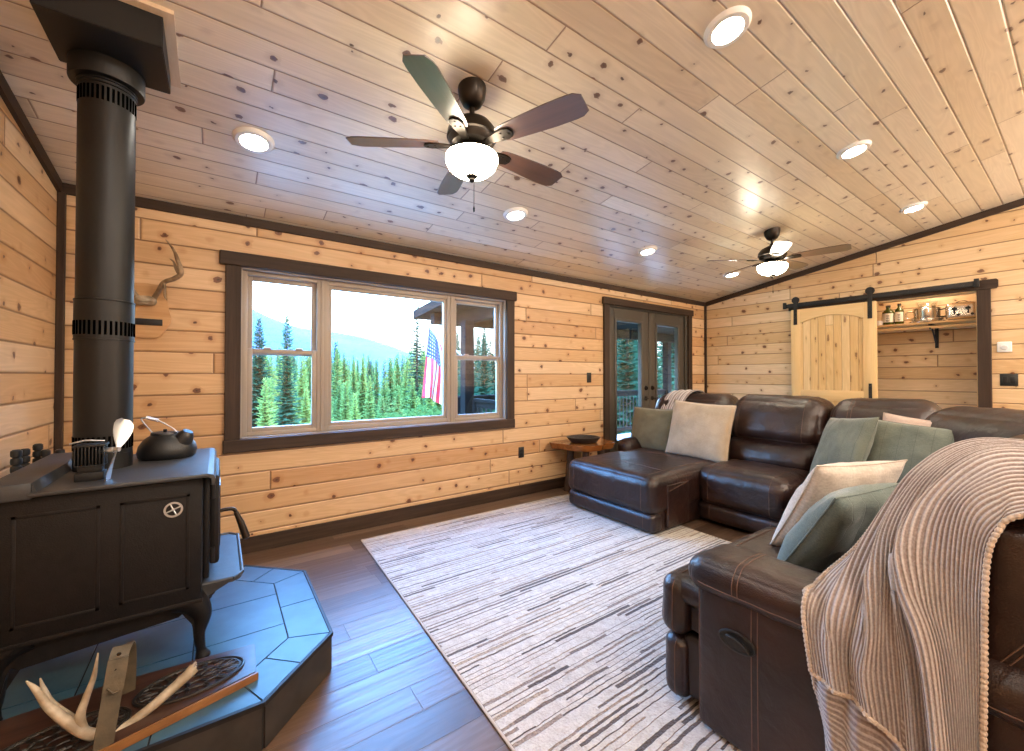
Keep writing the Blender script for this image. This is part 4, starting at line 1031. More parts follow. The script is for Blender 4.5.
part('lumbar_cushion', T, [lb]); part('headrest_cushion', T, [hd], None, 12, [(hd, ring_u(.72)), (hd, ring_u(-.72))]); part('back_shell', T, [Puff((4.28, 2.10, .05), (4.46, 3.02, .92), .04, (0, 0, 0), 0, 1, warp=lean_x(.2, .45))])
am = Puff((3.72, 3.0, .36), (4.42, 3.21, .57), .09, (.01, .01, .02), .004); part('arm', T, [am, Puff((3.75, 3.02, .014), (4.40, 3.19, .42), .03)])
# --- recliner beside the chaise
def seat_x(T, y0, y1, xf):
    st = Puff((xf, y0 + .004, .165), (4.12, y1 - .004, .495), .095, (.02, .003, .024), .007, 6, seed=int(y0 * 10)); lo = Puff((xf + .02, y0 + .006, .03), (xf + .22, y1 - .006, .19), .05, (.012, 0, 0), .003)
    part('base', T, [Puff((xf + .08, y0 + .01, .014), (4.36, y1 - .01, .30), .03)])
    part('seat', T, [st], None, 14, [(st, ring_u(.66)), (st, ring_u(-.66)), (st, [(-.62, -.66, 1), (-.62, .66, 1)])]); part('lower_band', T, [lo], None, 8, [(lo, [(-1, .66, -1), (-1, .66, 1)]), (lo, [(-1, -.66, -1), (-1, -.66, 1)])])
def back_x(T, y0, y1):
    lb = Puff((3.99, y0 + .012, .44), (4.36, y1 - .012, .715), .11, (.04, 0, .02), .006, 6, warp=LX, seed=int(y0 * 7)); hd = Puff((4.00, y0, .665), (4.42, y1, 1.085), .13, (.055, .008, .02), .011, 6, warp=LX, seed=int(y0 * 9))
    part('lumbar_cushion', T, [lb]); part('headrest_cushion', T, [hd], None, 14, [(hd, ring_u(.68)), (hd, ring_u(-.68)), (hd, ring_u(.72)), (hd, [(-1, -.9, -.93), (-1, .9, -.93)])])
    part('back_shell', T, [Puff((4.28, y0 + .01, .05), (4.46, y1 - .01, .93), .04, warp=lean_x(.2, .45))])
T = thing('sofa_section', 'brown leather armless recliner section beside the chaise, backrest in full view', 'sofa', (3.9, 1.68, .012), SG)
seat_x(T, 1.325, 2.075, 3.46); back_x(T, 1.335, 2.125)
# --- corner wedge
T = thing('sofa_section', 'brown leather corner wedge of the sectional, mostly behind the green pillows', 'sofa', (3.9, .7, .012), SG)
wp = [(3.50, 1.318), (4.36, 1.318), (4.36, .55), (3.85, .04), (3.07, .04), (3.07, 1.00), (3.20, 1.06), (3.38, 1.18)]
bm = BM(); prism(bm, wp, 'z', .20, .488); bmesh.ops.bevel(bm, geom=list(bm.edges), offset=.07, segments=5, affect='EDGES'); obj('seat', bm, m_leather, T, True, angle=80)
bm = BM(); prism(bm, [(3.58, 1.31), (4.38, 1.31), (4.38, .55), (3.85, .02), (3.08, .02), (3.08, .93), (3.22, .99), (3.44, 1.14)], 'z', .014, .30); bmesh.ops.bevel(bm, geom=list(bm.edges), offset=.02, segments=2, affect='EDGES'); obj('base', bm, m_leather, T, True)
lb = Puff((3.99, .66, .44), (4.36, 1.30, .715), .11, (.04, 0, .02), .006, 6, warp=LX, seed=3); hd = Puff((4.02, .64, .665), (4.42, 1.315, 1.09), .13, (.05, .008, .02), .010, 6, warp=LX, seed=5)
part('lumbar_cushion', T, [lb]); part('headrest_cushion', T, [hd], None, 12, [(hd, ring_u(.55)), (hd, ring_u(.48))])
Md = Matrix.Translation((3.98, .43, 0)) @ Matrix.Rotation(math.radians(-45), 4, 'Z')
dgl = Puff((-.19, -.44, .44), (.18, .44, 1.065), .14, (.05, .01, .02), .010, 5, Md, lean_x(.24, .45), 4); part('corner_cushion', T, [dgl], None, 14)
hb = Puff((3.06, -.04, .46), (3.66, .36, 1.075), .13, (.008, .04, .02), .010, 6, warp=LY, seed=6); part('back_cushion', T, [hb], None, 12)
part('back_shell', T, [Puff((4.30, .62, .05), (4.47, 1.31, .93), .04, warp=lean_x(.2, .45)), Puff((.10, -.52, .05), (.24, .52, .93), .04, (0, 0, 0), 0, 1, Md, lean_x(.2, .45)), Puff((3.07, -.06, .05), (3.70, .08, .93), .04, warp=lean_y(.2, .45))])
# --- armless seat of the near leg
def front_u(f): return [(f, 1, -1), (f, 1, 1), (f, -1, 1)]
def seat_y(T, x0, x1, yf):
    st = Puff((x0 + .004, .38, .20), (x1 - .004, yf, .49), .09, (.003, .02, .024), .007, 6, seed=int(x0 * 9)); lo = Puff((x0 + .004, yf - .19, .03), (x1 - .004, yf - .02, .22), .05, (0, .012, 0), .003)
    part('seat', T, [st], None, 14, [(st, front_u(.7)), (st, front_u(-.7))]); part('lower_band', T, [lo]); part('base', T, [Puff((x0 + .01, -.02, .014), (x1 - .01, yf - .10, .30), .03)])
def back_y(T, x0, x1, s=0, top=1.08):
    lb = Puff((x0 + .01, .04, .44), (x1 - .01, .42, .715), .11, (0, .04, .02), .006, 6, warp=LY, seed=s); hd = Puff((x0, -.02, .665), (x1, .39, top), .13, (.008, .05, .02), .010, 6, warp=LY, seed=s + 1)
    part('lumbar_cushion', T, [lb]); part('headrest_cushion', T, [hd], None, 14, [(hd, front_u(.7)), (hd, front_u(-.7))]); part('back_shell', T, [Puff((x0 + .01, -.05, .05), (x1 - .01, .12, .93), .04, warp=lean_y(.2, .45))])
T = thing('sofa_section', 'brown leather armless section of the near run, behind the white textured pillow', 'sofa', (2.75, .5, .012), SG)
seat_y(T, 2.43, 3.05, 1.03); back_y(T, 2.44, 3.04, 7)
# --- end recliner with the arm
T = thing('sofa_section', 'brown leather end recliner with padded arm, under the chenille blanket', 'sofa', (1.9, .5, .012), SG)
st = Puff((1.665, .38, .22), (2.425, .97, .49), .08, (.003, .01, .022), .006, 6, seed=4); part('seat', T, [st], None, 14)
up_ = Puff((1.462, .925, .275), (2.425, 1.035, .50), .048, (.004, .012, .01), .004, 8); ul = Puff((1.47, .925, .03), (2.425, 1.025, .27), .042, (.004, .012, 0), .003, 8)
tp = Puff((1.475, .80, .40), (2.425, 1.02, .498), .045, (0, .005, .012), .004, 8, seed=3)
part('footrest', T, [up_, tp, ul], None, 12, [(up_, [(-1, -.2, -1), (-1, -.2, 1), (1, -.2, 1)]), (ul, [(-1, -.2, -1), (-1, -.2, 1)])])
part('footrest_frame', T, [Puff((1.51, .80, .30), (2.42, .94, .45), .02), Puff((1.50, .82, .05), (2.42, .95, .285), .02)], m_seamd)
ap = Puff((1.445, .0, .022), (1.655, .862, .57), .028, (.004, .004, 0), .003, 5)
part('arm_panel', T, [ap], None, 12, [(ap, [(-1, .545, -1), (-1, .545, .93)]), (ap, [(-1, .50, -1), (-1, .50, .93)]), (ap, [(-1, .985, -.97), (-1, .985, .9)], .0016)])
at_ = Puff((1.428, .02, .505), (1.685, .895, .635), .058, (.006, .012, .012), .006, 7)
part('arm_pad', T, [at_], None, 16, [(at_, [(-1, 1, -.30), (-1, -.9, -.30)]), (at_, [(-1, .60, -.3), (-1, .60, 1), (1, .60, 1)]), (at_, [(-1, .56, -.3), (-1, .56, 1), (1, .56, 1)])])
part('base', T, [Puff((1.64, -.02, .014), (2.42, .85, .30), .03)])
back_y(T, 1.53, 2.425, 11, 1.0)
sw_ = Puff((1.475, -.09, .05), (1.53, .20, .95), .03, (.006, 0, 0), .004, 6, warp=lean_y(.10, .45)); part('wing_panel', T, [sw_], None, 9, [(sw_, [(-1, .9, .1), (-1, .2, .55), (-1, -.8, .8)]), (sw_, [(-1, .9, .16), (-1, .2, .61), (-1, -.8, .86)])])
bm = BM(); ov = lambda a, b, x: [Vector((x, .712 + a * math.cos(2 * PI * i / 32), .394 + b * math.sin(2 * PI * i / 32))) for i in range(32)]
Mh = Matrix.Rotation(0, 4, 'X')
tube(bm, ov(.058, .030, 1.440), .005, 8, closed=True); A = [bm.verts.new(p) for p in ov(.056, .028, 1.4385)]; bm.faces.new(A)
hp = obj('recline_handle_cup', bm, m_blackp, T)
bm = BM(); tube(bm, catmull([(1.440, .742, .40), (1.430, .735, .408), (1.428, .70, .405), (1.428, .675, .392), (1.434, .668, .38)], 6), .008, 8, flat=.6); obj('recline_lever', bm, m_black, hp)

# ------------------------------------------------------------------ pillows
def pillow(label, c, ux, uz, w, h, t, mat, seam=True, seed=0, group=None, sag=.0):
    ux = Vector(ux).normalized(); uz = Vector(uz); uz = (uz - ux * uz.dot(ux)).normalized(); uy = uz.cross(ux)
    M = Matrix(((ux.x, uy.x, uz.x, c[0]), (ux.y, uy.y, uz.y, c[1]), (ux.z, uy.z, uz.z, c[2]), (0, 0, 0, 1)))
    bm = BM(); N = 28
    def f(s):
        def g_(u, v):
            a, b = 2 * u - 1, 2 * v - 1
            x = a * w / 2 * (1 - .055 * (1 - abs(a)) * 0 - .05 * (1 - b * b) * abs(a) ** 3); z = b * h / 2 * (1 - .05 * (1 - a * a) * abs(b) ** 3)
            e = (max(0, (1 - a * a)) * max(0, (1 - b * b)))
            y = s * t / 2 * (e ** .42)
            nn = noise.noise(Vector((a * 1.7 + seed * 5, b * 1.7, s * 2))) * .016 + noise.noise(Vector((a * 5 + seed, b * 5, s))) * .005
            y += s * nn * min(1, e * 4); z -= sag * (1 - a * a) * (b + 1) / 2
            return Vector((x, y, z))
        return g_
    V1 = grid(bm, f(1), N, N); V2 = grid(bm, f(-1), N, N); bmesh.ops.remove_doubles(bm, verts=bm.verts, dist=.0004)
    me = finish(bm, 'throw_pillow', True, 180); me.materials.append(mat); o = bpy.data.objects.new('throw_pillow', me); COL.objects.link(o); o.matrix_world = M
    tag(o, label, 'pillow', group)
    bm = BM(); F = f(1); pth = [F(i / 24, 0) for i in range(24)] + [F(1, i / 24) for i in range(24)] + [F(1 - i / 24, 1) for i in range(24)] + [F(0, 1 - i / 24) for i in range(24)]
    tube(bm, pth, .0035, 6, closed=True); me = finish(bm, 'piping'); me.materials.append(mat); p = bpy.data.objects.new('piping', me); COL.objects.link(p); p.parent = o
    return o
m_olive = cloth('olive linen', (.115, .105, .062), (.17, .155, .095), 300, stripe=None)
m_cream = cloth('oatmeal linen', (.36, .275, .18), (.48, .38, .265), 300)
m_sage = cloth('sage pleated cotton', (.092, .108, .082), (.15, .165, .128), 260, stripe=38)
m_blue = cloth('blue green pleated cotton', (.095, .128, .115), (.155, .195, .175), 260, stripe=42)
m_pink = cloth('blush linen', (.45, .33, .26), (.56, .43, .35), 260)
m_tuft = cloth('white tufted cotton', (.47, .39, .32), (.64, .555, .475), 120)
pillow('olive green square pillow on the chaise, beside the cream pillow', (4.0, 2.915, .69), (0, -1, 0), (.22, 0, 1), .54, .48, .15, m_olive, seed=1)
pillow('large cream square pillow leaning on the chaise back', (3.90, 2.285, .748), (.03, -1, -.04), (.26, -.04, 1), .64, .57, .19, m_cream, seed=2)
pillow('sage green pillow propped at the end of the armless recliner', (3.84, 1.11, .745), (-.19, -.305, .04), (.20, -.128, .484), .42, .52, .17, m_sage, seed=3)
pillow('wide sage green pillow leaning in the corner of the sofa', (3.885, .715, .745), (0, -.459, -.033), (.17, -.093, .389), .55, .46, .17, m_sage, seed=4)
pillow('blush pillow mostly hidden behind the corner green pillow', (4.09, .76, .775), (0, -.341, -.042), (.06, -.038, .386), .40, .44, .12, m_pink, seed=5)
pillow('white tufted pillow standing behind the blue green pillow', (2.30, .69, .71), (.91, -.36, .0), (-.10, -.48, .86), .50, .49, .16, m_tuft, seed=6)
pillow('blue green pleated pillow leaning beside the padded arm', (2.07, .615, .67), (.95, -.20, .02), (.0, -.54, .85), .46, .45, .18, m_blue, seed=7)

# ------------------------------------------------------------------ blankets
def chenille(name, c1, c2, n):
    g = G(name); uvn = g.n('UVMap'); sp = g.n('SeparateXYZ', Vector=uvn.outputs[0]); co, x, y, z = g.obco()
    nz = g.n('TexNoise', Vector=co, Scale=170.0, Detail=2.0).outputs[0]; nb = g.n('TexNoise', Vector=co, Scale=9.0, Detail=2.0).outputs[0]
    s = g.math('SINE', g.math('MULTIPLY', sp.outputs[0], 2 * PI * n)); s = g.math('ADD', g.math('MULTIPLY', s, .5), .5)
    f = g.math('ADD', g.math('ADD', .12, g.math('MULTIPLY', g.smooth(s, .40, .95), .72)), g.math('MULTIPLY', g.math('SUBTRACT', nz, .5), .9))
    f = g.math('ADD', f, g.math('MULTIPLY', g.math('SUBTRACT', nb, .5), .5), clamp=True)
    c = g.mix(f, c1, c2)
    return g.pbr(c, .95, normal=g.bump(g.math('ADD', s, g.math('MULTIPLY', nz, .7)), .6, .005), Sheen_Weight=.5, Sheen_Roughness=.5)
m_chen = chenille('ribbed chenille', (.19, .14, .123), (.48, .43, .408), 54)
m_whip = cloth('cream whipstitch yarn', (.36, .27, .20), (.56, .46, .37), 200)
BT = thing('blanket', 'beige ribbed chenille blanket draped over the end recliner and its arm', 'blanket', (1.5, .3, .5))
RPIX = [  # image-guided edges and folds: right bound edge first, far edge last; each runs from behind the crest to the hem
    (1.50, [(1024, 519, 1.475), (1004, 532, 1.462), (993, 555, 1.447), (988, 605, 1.43), (986, 675, 1.415), (984, 760, 1.405), (983, 820, 1.40)]),
    (1.60, [(1030, 483, 1.56), (1000, 490, 1.54), (968, 511, 1.51), (955, 560, 1.465), (955, 620, 1.43), (960, 690, 1.41), (966, 800, 1.395)]),
    (1.74, [(1012, 455, 1.72), (965, 472, 1.66), (930, 508, 1.58), (914, 550, 1.50), (915, 595, 1.445), (930, 655, 1.405), (945, 790, 1.385)]),
    (1.82, [(1000, 449, 1.80), (950, 470, 1.72), (918, 510, 1.62), (902, 555, 1.52), (900, 600, 1.455), (906, 660, 1.41), (915, 765, 1.39)]),
    (1.90, [(990, 446, 1.88), (937, 471, 1.78), (902, 515, 1.68), (882, 565, 1.51), (871, 620, 1.422), (868, 670, 1.402), (875, 714, 1.395)]),
    (1.98, [(980, 446, 1.95), (925, 474, 1.85), (893, 515, 1.74), (868, 564, 1.575), (847, 607, 1.432), (838, 645, 1.405), (842, 690, 1.395)]),
    (2.04, [(966, 450, 2.0), (916, 478, 1.90), (888, 512, 1.80), (858, 550, 1.685), (826, 577, 1.575), (804, 597, 1.425), (812, 672, 1.39)])]
RIBS = [[Vector((x0, -.22, .82)), Vector((x0, -.15, 1.02)), Vector((x0, -.16, 1.05)).lerp(ray_at(*r[0][:2], x=r[0][2]), .5) + Vector((0, 0, .006))] + [ray_at(u, v, x=x) for u, v, x in r] for x0, r in RPIX]
RC_ = [catmull(r, 16) for r in RIBS]; NV = len(RC_[0]) - 1
def blank(u, v):
    i = min(NV, max(0, int(round(v * NV)))); col = [r[i] for r in RC_]
    t = u * (len(col) - 1); k = min(int(t), len(col) - 2); f = t - k
    a, b, c, d = col[max(k - 1, 0)], col[k], col[k + 1], col[min(k + 2, len(col) - 1)]
    return 0.5 * (2 * b + (c - a) * f + (2 * a - 5 * b + 4 * c - d) * f * f + (3 * b - a - 3 * c + d) * f ** 3)
def blanket(u, v):
    p = blank(u, v); e = .004
    du = blank(min(1, u + .01), v) - blank(max(0, u - .01), v); dv = blank(u, min(1, v + 1 / NV)) - blank(u, max(0, v - 1 / NV))
    n = du.cross(dv); n = n.normalized() if n.length > 1e-9 else Vector((0, 0, 1))
    if n.dot(p - Vector((1.9, .1, .5))) < 0: n = -n
    w = min(1, max(0, (v - .2) / .5)); edge = min(1, u * 9) * min(1, (1 - u) * 9)
    uu = u + .035 * math.sin(v * 4.2 + 1) * w
    def fold(c, s, a): return a * math.exp(-((uu - c) / s) ** 2)
    h = (fold(.315, .045, .034) - fold(.385, .022, .020) + fold(.455, .030, .012) - fold(.525, .022, .018) + fold(.64, .05, .026) - fold(.735, .022, .014) + fold(.83, .04, .026)) * (.2 + .8 * w)
    h += .010 * noise.noise(Vector((u * 6, v * 5, 2))) + .0016 * math.sin(u * 2 * PI * 54)
    h += .014 * math.exp(-((u - .955) / .04) ** 2) * (1 - .8 * w) - .012 * math.exp(-((u - .885) / .022) ** 2) * (1 - w) + .010 * math.exp(-((u - .83) / .03) ** 2) * (1 - w)
    q = p + n * (max(h, -.010) * edge + .010)
    return q
bm = BM(); grid(bm, blanket, 372, NV, True)
bo = obj('blanket_cloth', bm, m_chen, BT, True, angle=180); so = bo.modifiers.new('thick', 'SOLIDIFY'); so.thickness = .008; so.offset = -1
def whip(nm, pts, r, parent):
    bm = BM(); P = [Vector(p) for p in pts]; L = [0]
    for a, b in zip(P, P[1:]): L.append(L[-1] + (b - a).length)
    n = int(L[-1] / .0125)
    out_, rr = [], []
    for i in range(n * 4):
        s = L[-1] * i / (n * 4); k = 0
        while k < len(L) - 2 and L[k + 1] < s: k += 1
        out_.append(P[k].lerp(P[k + 1], (s - L[k]) / max(1e-6, L[k + 1] - L[k]))); rr.append(r * (.72 + .4 * abs(math.sin(i * PI / 4))))
    tube(bm, out_, rr, 7); return obj(nm, bm, m_whip, parent)
whip('whipstitch_edge', [blanket(0, i / NV) for i in range(NV + 1)], .0062, BT)
whip('whipstitch_edge', [blanket(1, i / NV) for i in range(NV + 1)], .0058, BT)
whip('whipstitch_edge', [blanket(1 - i / 90, 1) for i in range(91)], .006, BT)
# the blanket's inner layer hanging lower beneath the hem
LOW = [catmull(r, 10) for r in ([(1.405, .485, .455), (1.40, .475, .40), (1.398, .45, .30), (1.395, .435, .10)], [(1.398, .43, .50), (1.394, .42, .38), (1.39, .40, .25), (1.388, .395, .06)], [(1.40, .36, .50), (1.397, .355, .36), (1.395, .35, .20), (1.39, .345, .05)], [(1.41, .27, .45), (1.405, .27, .33), (1.40, .27, .2), (1.395, .27, .05)])]
def low(u, v):
    i = min(30, int(round(v * 30))); col = [r[i] for r in LOW]; t = u * 3; k = min(int(t), 2); f = t - k; p = col[k].lerp(col[k + 1], f)
    p.x += .010 * math.sin(u * 17 + v * 3) + .0015 * math.sin(v * 2 * PI * 26); return p
bm = BM(); V = [[bm.verts.new(low(i / 40, j / 30)) for j in range(31)] for i in range(41)]; lay = bm.loops.layers.uv.verify()
for i in range(40):
    for j in range(30):
        fc = bm.faces.new((V[i][j], V[i + 1][j], V[i + 1][j + 1], V[i][j + 1]))
        for l, (a, b) in zip(fc.loops, ((i, j), (i + 1, j), (i + 1, j + 1), (i, j + 1))): l[lay].uv = (b / 30 * .4, a / 40)
lo_ = obj('inner_fold', bm, m_chen, BT, True, angle=180); so = lo_.modifiers.new('thick', 'SOLIDIFY'); so.thickness = .006
whip('whipstitch_edge', [low(0, i / 30) for i in range(31)], .0055, BT)
# folded throw over the chaise back
m_throw = chenille('striped grey throw', (.17, .13, .12), (.62, .56, .54), 9)
TH = [catmull(r, 8) for r in ([(4.60, 2.88, .80), (4.54, 2.88, .98), (4.40, 2.88, 1.10), (4.24, 2.88, 1.05), (4.12, 2.87, .90), (4.07, 2.87, .76)], [(4.62, 2.74, .80), (4.57, 2.74, 1.0), (4.43, 2.74, 1.118), (4.25, 2.74, 1.078), (4.10, 2.74, .92), (4.05, 2.74, .78)], [(4.62, 2.56, .80), (4.58, 2.56, 1.0), (4.44, 2.57, 1.122), (4.26, 2.60, 1.087), (4.09, 2.62, .92), (4.04, 2.62, .78)])]
def thr(u, v):
    n = len(TH[0]) - 1; i = min(n, int(round(v * n))); t = u * 2; k = min(int(t), 1); p = TH[k][i].lerp(TH[k + 1][i], t - k); p.z += .006 * math.sin(u * 22) + .006 * noise.noise(p * 9); return p
bm = BM(); grid(bm, thr, 40, len(TH[0]) - 1, True); tb = obj('throw_blanket', bm, m_throw, None, True, base=(4.3, 2.8, 1.0), angle=180); tag(tb, 'striped grey throw folded over the chaise backrest near the glass doors', 'throw blanket')
so = tb.modifiers.new('thick', 'SOLIDIFY'); so.thickness = .01; so.offset = 0

# ------------------------------------------------------------------ side table and tray
m_ltop = wood('lacquered live-edge slab', (.15, .045, .010), (.33, .12, .03), 'x', .22, .5, Coat_Weight=.5, Coat_Roughness=.08)
ST = thing('side_table', 'live-edge wooden side table by the wall beside the chaise', 'table', (3.33, 3.32, 0))
pts = [(3.0, 3.50), (3.06, 3.34), (3.12, 3.17), (3.22, 3.09), (3.36, 3.07), (3.46, 3.10), (3.58, 3.09), (3.66, 3.16), (3.70, 3.30), (3.68, 3.44), (3.60, 3.565), (3.2, 3.57), (3.05, 3.56)]
C2 = catmull([(x, y, 0) for x, y in pts + pts[:1]], 3)[:-1]
bm = BM(); prism(bm, [(p.x + .006 * math.sin(i * 1.9), p.y + .006 * math.cos(i * 2.3)) for i, p in enumerate(C2)], 'z', .485, .55)
for v in bm.verts:
    if v.co.z < .5: c = Vector((3.35, 3.33)); d = Vector((v.co.x, v.co.y)) - c; v.co.x = c.x + d.x * .93; v.co.y = c.y + d.y * .93
bmesh.ops.bevel(bm, geom=[e for e in bm.edges if abs(e.verts[0].co.z - e.verts[1].co.z) < .001], offset=.008, segments=3, affect='EDGES'); obj('table_top', bm, m_ltop, ST)
m_log = wood('dark log', (.025, .014, .010), (.075, .042, .028), 'z', .6)
for (x, y, dx, dy) in ((3.24, 3.42, -.03, .02), (3.27, 3.22, -.02, -.03), (3.48, 3.20, .03, -.03), (3.50, 3.44, .03, .03)):
    bm = BM(); tube(bm, [(x, y, .49), (x + dx * .3, y + dy * .3, .33), (x + dx * .6, y + dy * .6, .15), (x + dx, y + dy, .0)], [.042, .038, .041, .048], 10); obj('leg', bm, m_log, ST)
m_basket = simple('dark woven tray', (.022, .015, .013), .45, 0, 70, .6, .5, 120)
bm = BM(); Mb = Matrix.Diagonal((1.0, .78, 1, 1)); lathe(bm, [(0, .004), (.135, .004), (.150, .012), (.185, .055), (.192, .060), (.186, .063), (.178, .056), (.142, .018), (.13, .012), (0, .012)], (0, 0, 0), 48, Matrix.Rotation(-.5, 4, 'Z') @ Mb)
bmesh.ops.translate(bm, verts=bm.verts, vec=(3.33, 3.31, .549))
ty = obj('tray', bm, m_basket, None, base=(3.33, 3.31, .549)); tag(ty, 'dark oval woven tray on the live-edge side table', 'tray')
bm = BM()
for k in range(3): tube(bm, [Matrix.Translation((3.33, 3.31, .549)) @ Matrix.Rotation(-.5, 4, 'Z') @ Vector(((.15 + .014 * k) * math.cos(t), .78 * (.15 + .014 * k) * math.sin(t), .02 + .016 * k)) for t in [2 * PI * i / 40 for i in range(40)]], .005, 6, closed=True)
tw = obj('woven_bands', bm, m_basket, None); tw.parent = ty; tw.matrix_parent_inverse = Matrix.Translation((-3.33, -3.31, -.549))

# ------------------------------------------------------------------ barn door, rail, closet shelf
BARN = [(0, (.62, .39, .16)), (.5, (.71, .49, .23)), (1, (.77, .57, .31))]
m_barn_v = planks('pale pine door boards', 'y', 'z', .082, 3.1, BARN, knot=.75, groove=.05, gcol=(.42, .24, .09), density=3.5)
m_barn = wood('pale pine door frame', (.66, .45, .20), (.74, .53, .27), 'z', .4); m_barn_h = wood('pale pine door rail', (.66, .45, .20), (.74, .53, .27), 'y', .4)
BD = thing('barn_door', 'pale pine sliding barn door with arched panel, half covering the closet', 'door', (6.27, 1.91, .02))
X0, X1, Y0, Y1 = 6.245, 6.285, 1.47, 2.35
bm = BM(); box(bm, (X0, Y0, .02), (X1, Y0 + .115, 2.165), .004); box(bm, (X0, Y1 - .105, .02), (X1, Y1, 2.165), .004); obj('stile', bm, m_barn, BD)
ya, yb = Y0 + .115, Y1 - .105; bm = BM()
arc = [(ya + (yb - ya) * i / 20, 1.985 + .075 * math.sin(PI * i / 20)) for i in range(21)]
prism(bm, [(ya, 2.165)] + arc + [(yb, 2.165)], 'x', X0, X1); obj('top_rail', bm, m_barn_h, BD, False)
bm = BM(); box(bm, (X0, ya, .98), (X1, yb, 1.10), .003); box(bm, (X0, ya, .02), (X1, yb, .22), .003); obj('cross_rail', bm, m_barn_h, BD)
bm = BM(); box(bm, (X0 + .014, ya, .2), (X1 - .01, yb, 2.08)); obj('panel_boards', bm, m_barn_v, BD, False)
bm = BM(); tube(bm, [(X0 + .006, y, z) for y, z in arc], .006, 6); tube(bm, [(X0 + .006, ya + .004, 1.10), (X0 + .006, ya + .004, 1.985)], .006, 6); tube(bm, [(X0 + .006, yb - .004, 1.10), (X0 + .006, yb - .004, 1.985)], .006, 6); tube(bm, [(X0 + .006, ya, 1.104), (X0 + .006, yb, 1.104)], .006, 6); obj('panel_moulding', bm, m_barn, BD)
for y in (1.525, 2.295):
    bm = BM(); box(bm, (X0 - .008, y - .022, 1.965), (X0 - .001, y + .022, 2.30), .003)
    for zz in (2.0, 2.06, 2.12): lathe(bm, [(0, .006), (.006, .004), (.007, 0)], (X0 - .008, y, zz), 10, Matrix.Rotation(-PI / 2, 4, 'Y'))
    hg = obj('hanger_strap', bm, m_black, BD)
    bm = BM(); lathe(bm, [(0, -.012), (.042, -.012), (.044, -.008), (.036, 0), (.044, .008), (.042, .012), (0, .012)], (X0 + .006, y, 2.292), 28, Matrix.Rotation(PI / 2, 4, 'Y')); obj('roller', bm, m_black, hg)
bm = BM(); tube(bm, [(X0, 1.528, 1.17), (X0 - .035, 1.528, 1.165), (X0 - .035, 1.528, .985), (X0, 1.528, .98)], .009, 8); box(bm, (X0 - .005, 1.512, .95), (X0, 1.544, 1.20), .003); obj('pull_handle', bm, m_black, BD)
RL = thing('barn_door_rail', 'black steel sliding rail across the header above the closet', 'rail', (6.26, 1.5, 2.23))
bm = BM(); box(bm, (6.247, .70, 2.198), (6.257, 2.43, 2.250), .002); obj('bar', bm, m_black, RL)
for y in (.78, 1.20, 1.72, 2.20):
    bm = BM(); lathe(bm, [(0, 0), (.012, 0), (.012, .053), (0, .053)], (6.254, y, 2.224), 12, Matrix.Rotation(PI / 2, 4, 'Y')); lathe(bm, [(0, .008), (.010, .006), (.011, 0)], (6.247, y, 2.224), 6, Matrix.Rotation(-PI / 2, 4, 'Y')); obj('spacer_bolt', bm, m_black, RL)
for y in (.685, 2.425):
    bm = BM(); box(bm, (6.236, y - .018, 2.19), (6.268, y + .018, 2.275), .004); obj('end_stop', bm, m_black, RL)
m_shelf = wood('honey pine shelf', (.50, .29, .115), (.60, .38, .17), 'y', .45)
SH = thing('closet_shelf', 'honey pine shelf with hanging rod inside the closet', 'shelf', (6.8, 1.3, 1.89))
bm = BM(); box(bm, (6.60, .522, 1.885), (6.978, 2.438, 1.908), .003); obj('board', bm, m_shelf, SH)
bm = BM(); tube(bm, [(6.63, .522, 1.845), (6.63, 2.438, 1.845)], .017, 16); obj('hanging_rod', bm, m_shelf, SH)
bm = BM(); box(bm, (6.958, 1.07, 1.62), (6.979, 1.10, 1.885), .003); box(bm, (6.62, 1.07, 1.868), (6.978, 1.10, 1.885), .003); tube(bm, [(6.965, 1.085, 1.64), (6.80, 1.085, 1.78), (6.68, 1.085, 1.868)], .008, 8); tube(bm, catmull([(6.66, 1.085, 1.87), (6.645, 1.085, 1.835), (6.63, 1.085, 1.825), (6.612, 1.085, 1.84)], 5), .006, 8); obj('rod_bracket', bm, m_black, SH)
SZ = 1.908
m_oil = simple('olive green bottle glass', (.035, .045, .006), .08); m_label = simple('paper label', (.70, .66, .58), .7); m_cap = simple('dark bottle cap', (.015, .012, .010), .4)
def bottle(u, r, h, label, k):
    p = ray_at(u, 330, x=6.70); y = p.y; T = thing('bottle', label, 'bottle', (6.70, y, SZ), 'bottles on the closet shelf')
    bm = BM(); lathe(bm, [(0, 0), (r * .95, 0), (r, .008), (r, h * .60), (r * .92, h * .68), (r * .5, h * .78), (r * .34, h * .83), (r * .34, h * .93), (0, h * .93)], (6.70, y, SZ), 28); obj('body', bm, m_oil, T)
    bm = BM(); lathe(bm, [(0, h * .90), (r * .42, h * .90), (r * .42, h * .995), (0, h)], (6.70, y, SZ), 18); obj('cap', bm, m_cap, T)
    bm = BM(); n = 14; a = [math.radians(118 + 128 * i / n) for i in range(n + 1)]; rr = r + .0012
    V = [[bm.verts.new((6.70 + rr * math.cos(t), y + rr * math.sin(t), SZ + zz)) for zz in (h * .14, h * .58)] for t in a]
    for p_, q_ in zip(V, V[1:]): bm.faces.new((p_[0], q_[0], q_[1], p_[1]))
    lb_ = obj('label', bm, m_label, T)
    bm = BM(); t = math.radians(186)
    for kk, (zz, wdt) in enumerate(((.46, .5), (.40, .35), (.33, .45), (.24, .55), (.19, .4))):
        c = Vector((6.70 + (rr + .001) * math.cos(t), y + (rr + .001) * math.sin(t), SZ + h * zz)); box(bm, (c.x - .0008, c.y - r * wdt * .6, c.z - .003), (c.x + .0008, c.y + r * wdt * .6, c.z + .003))
    obj('print', bm, m_cap, lb_)
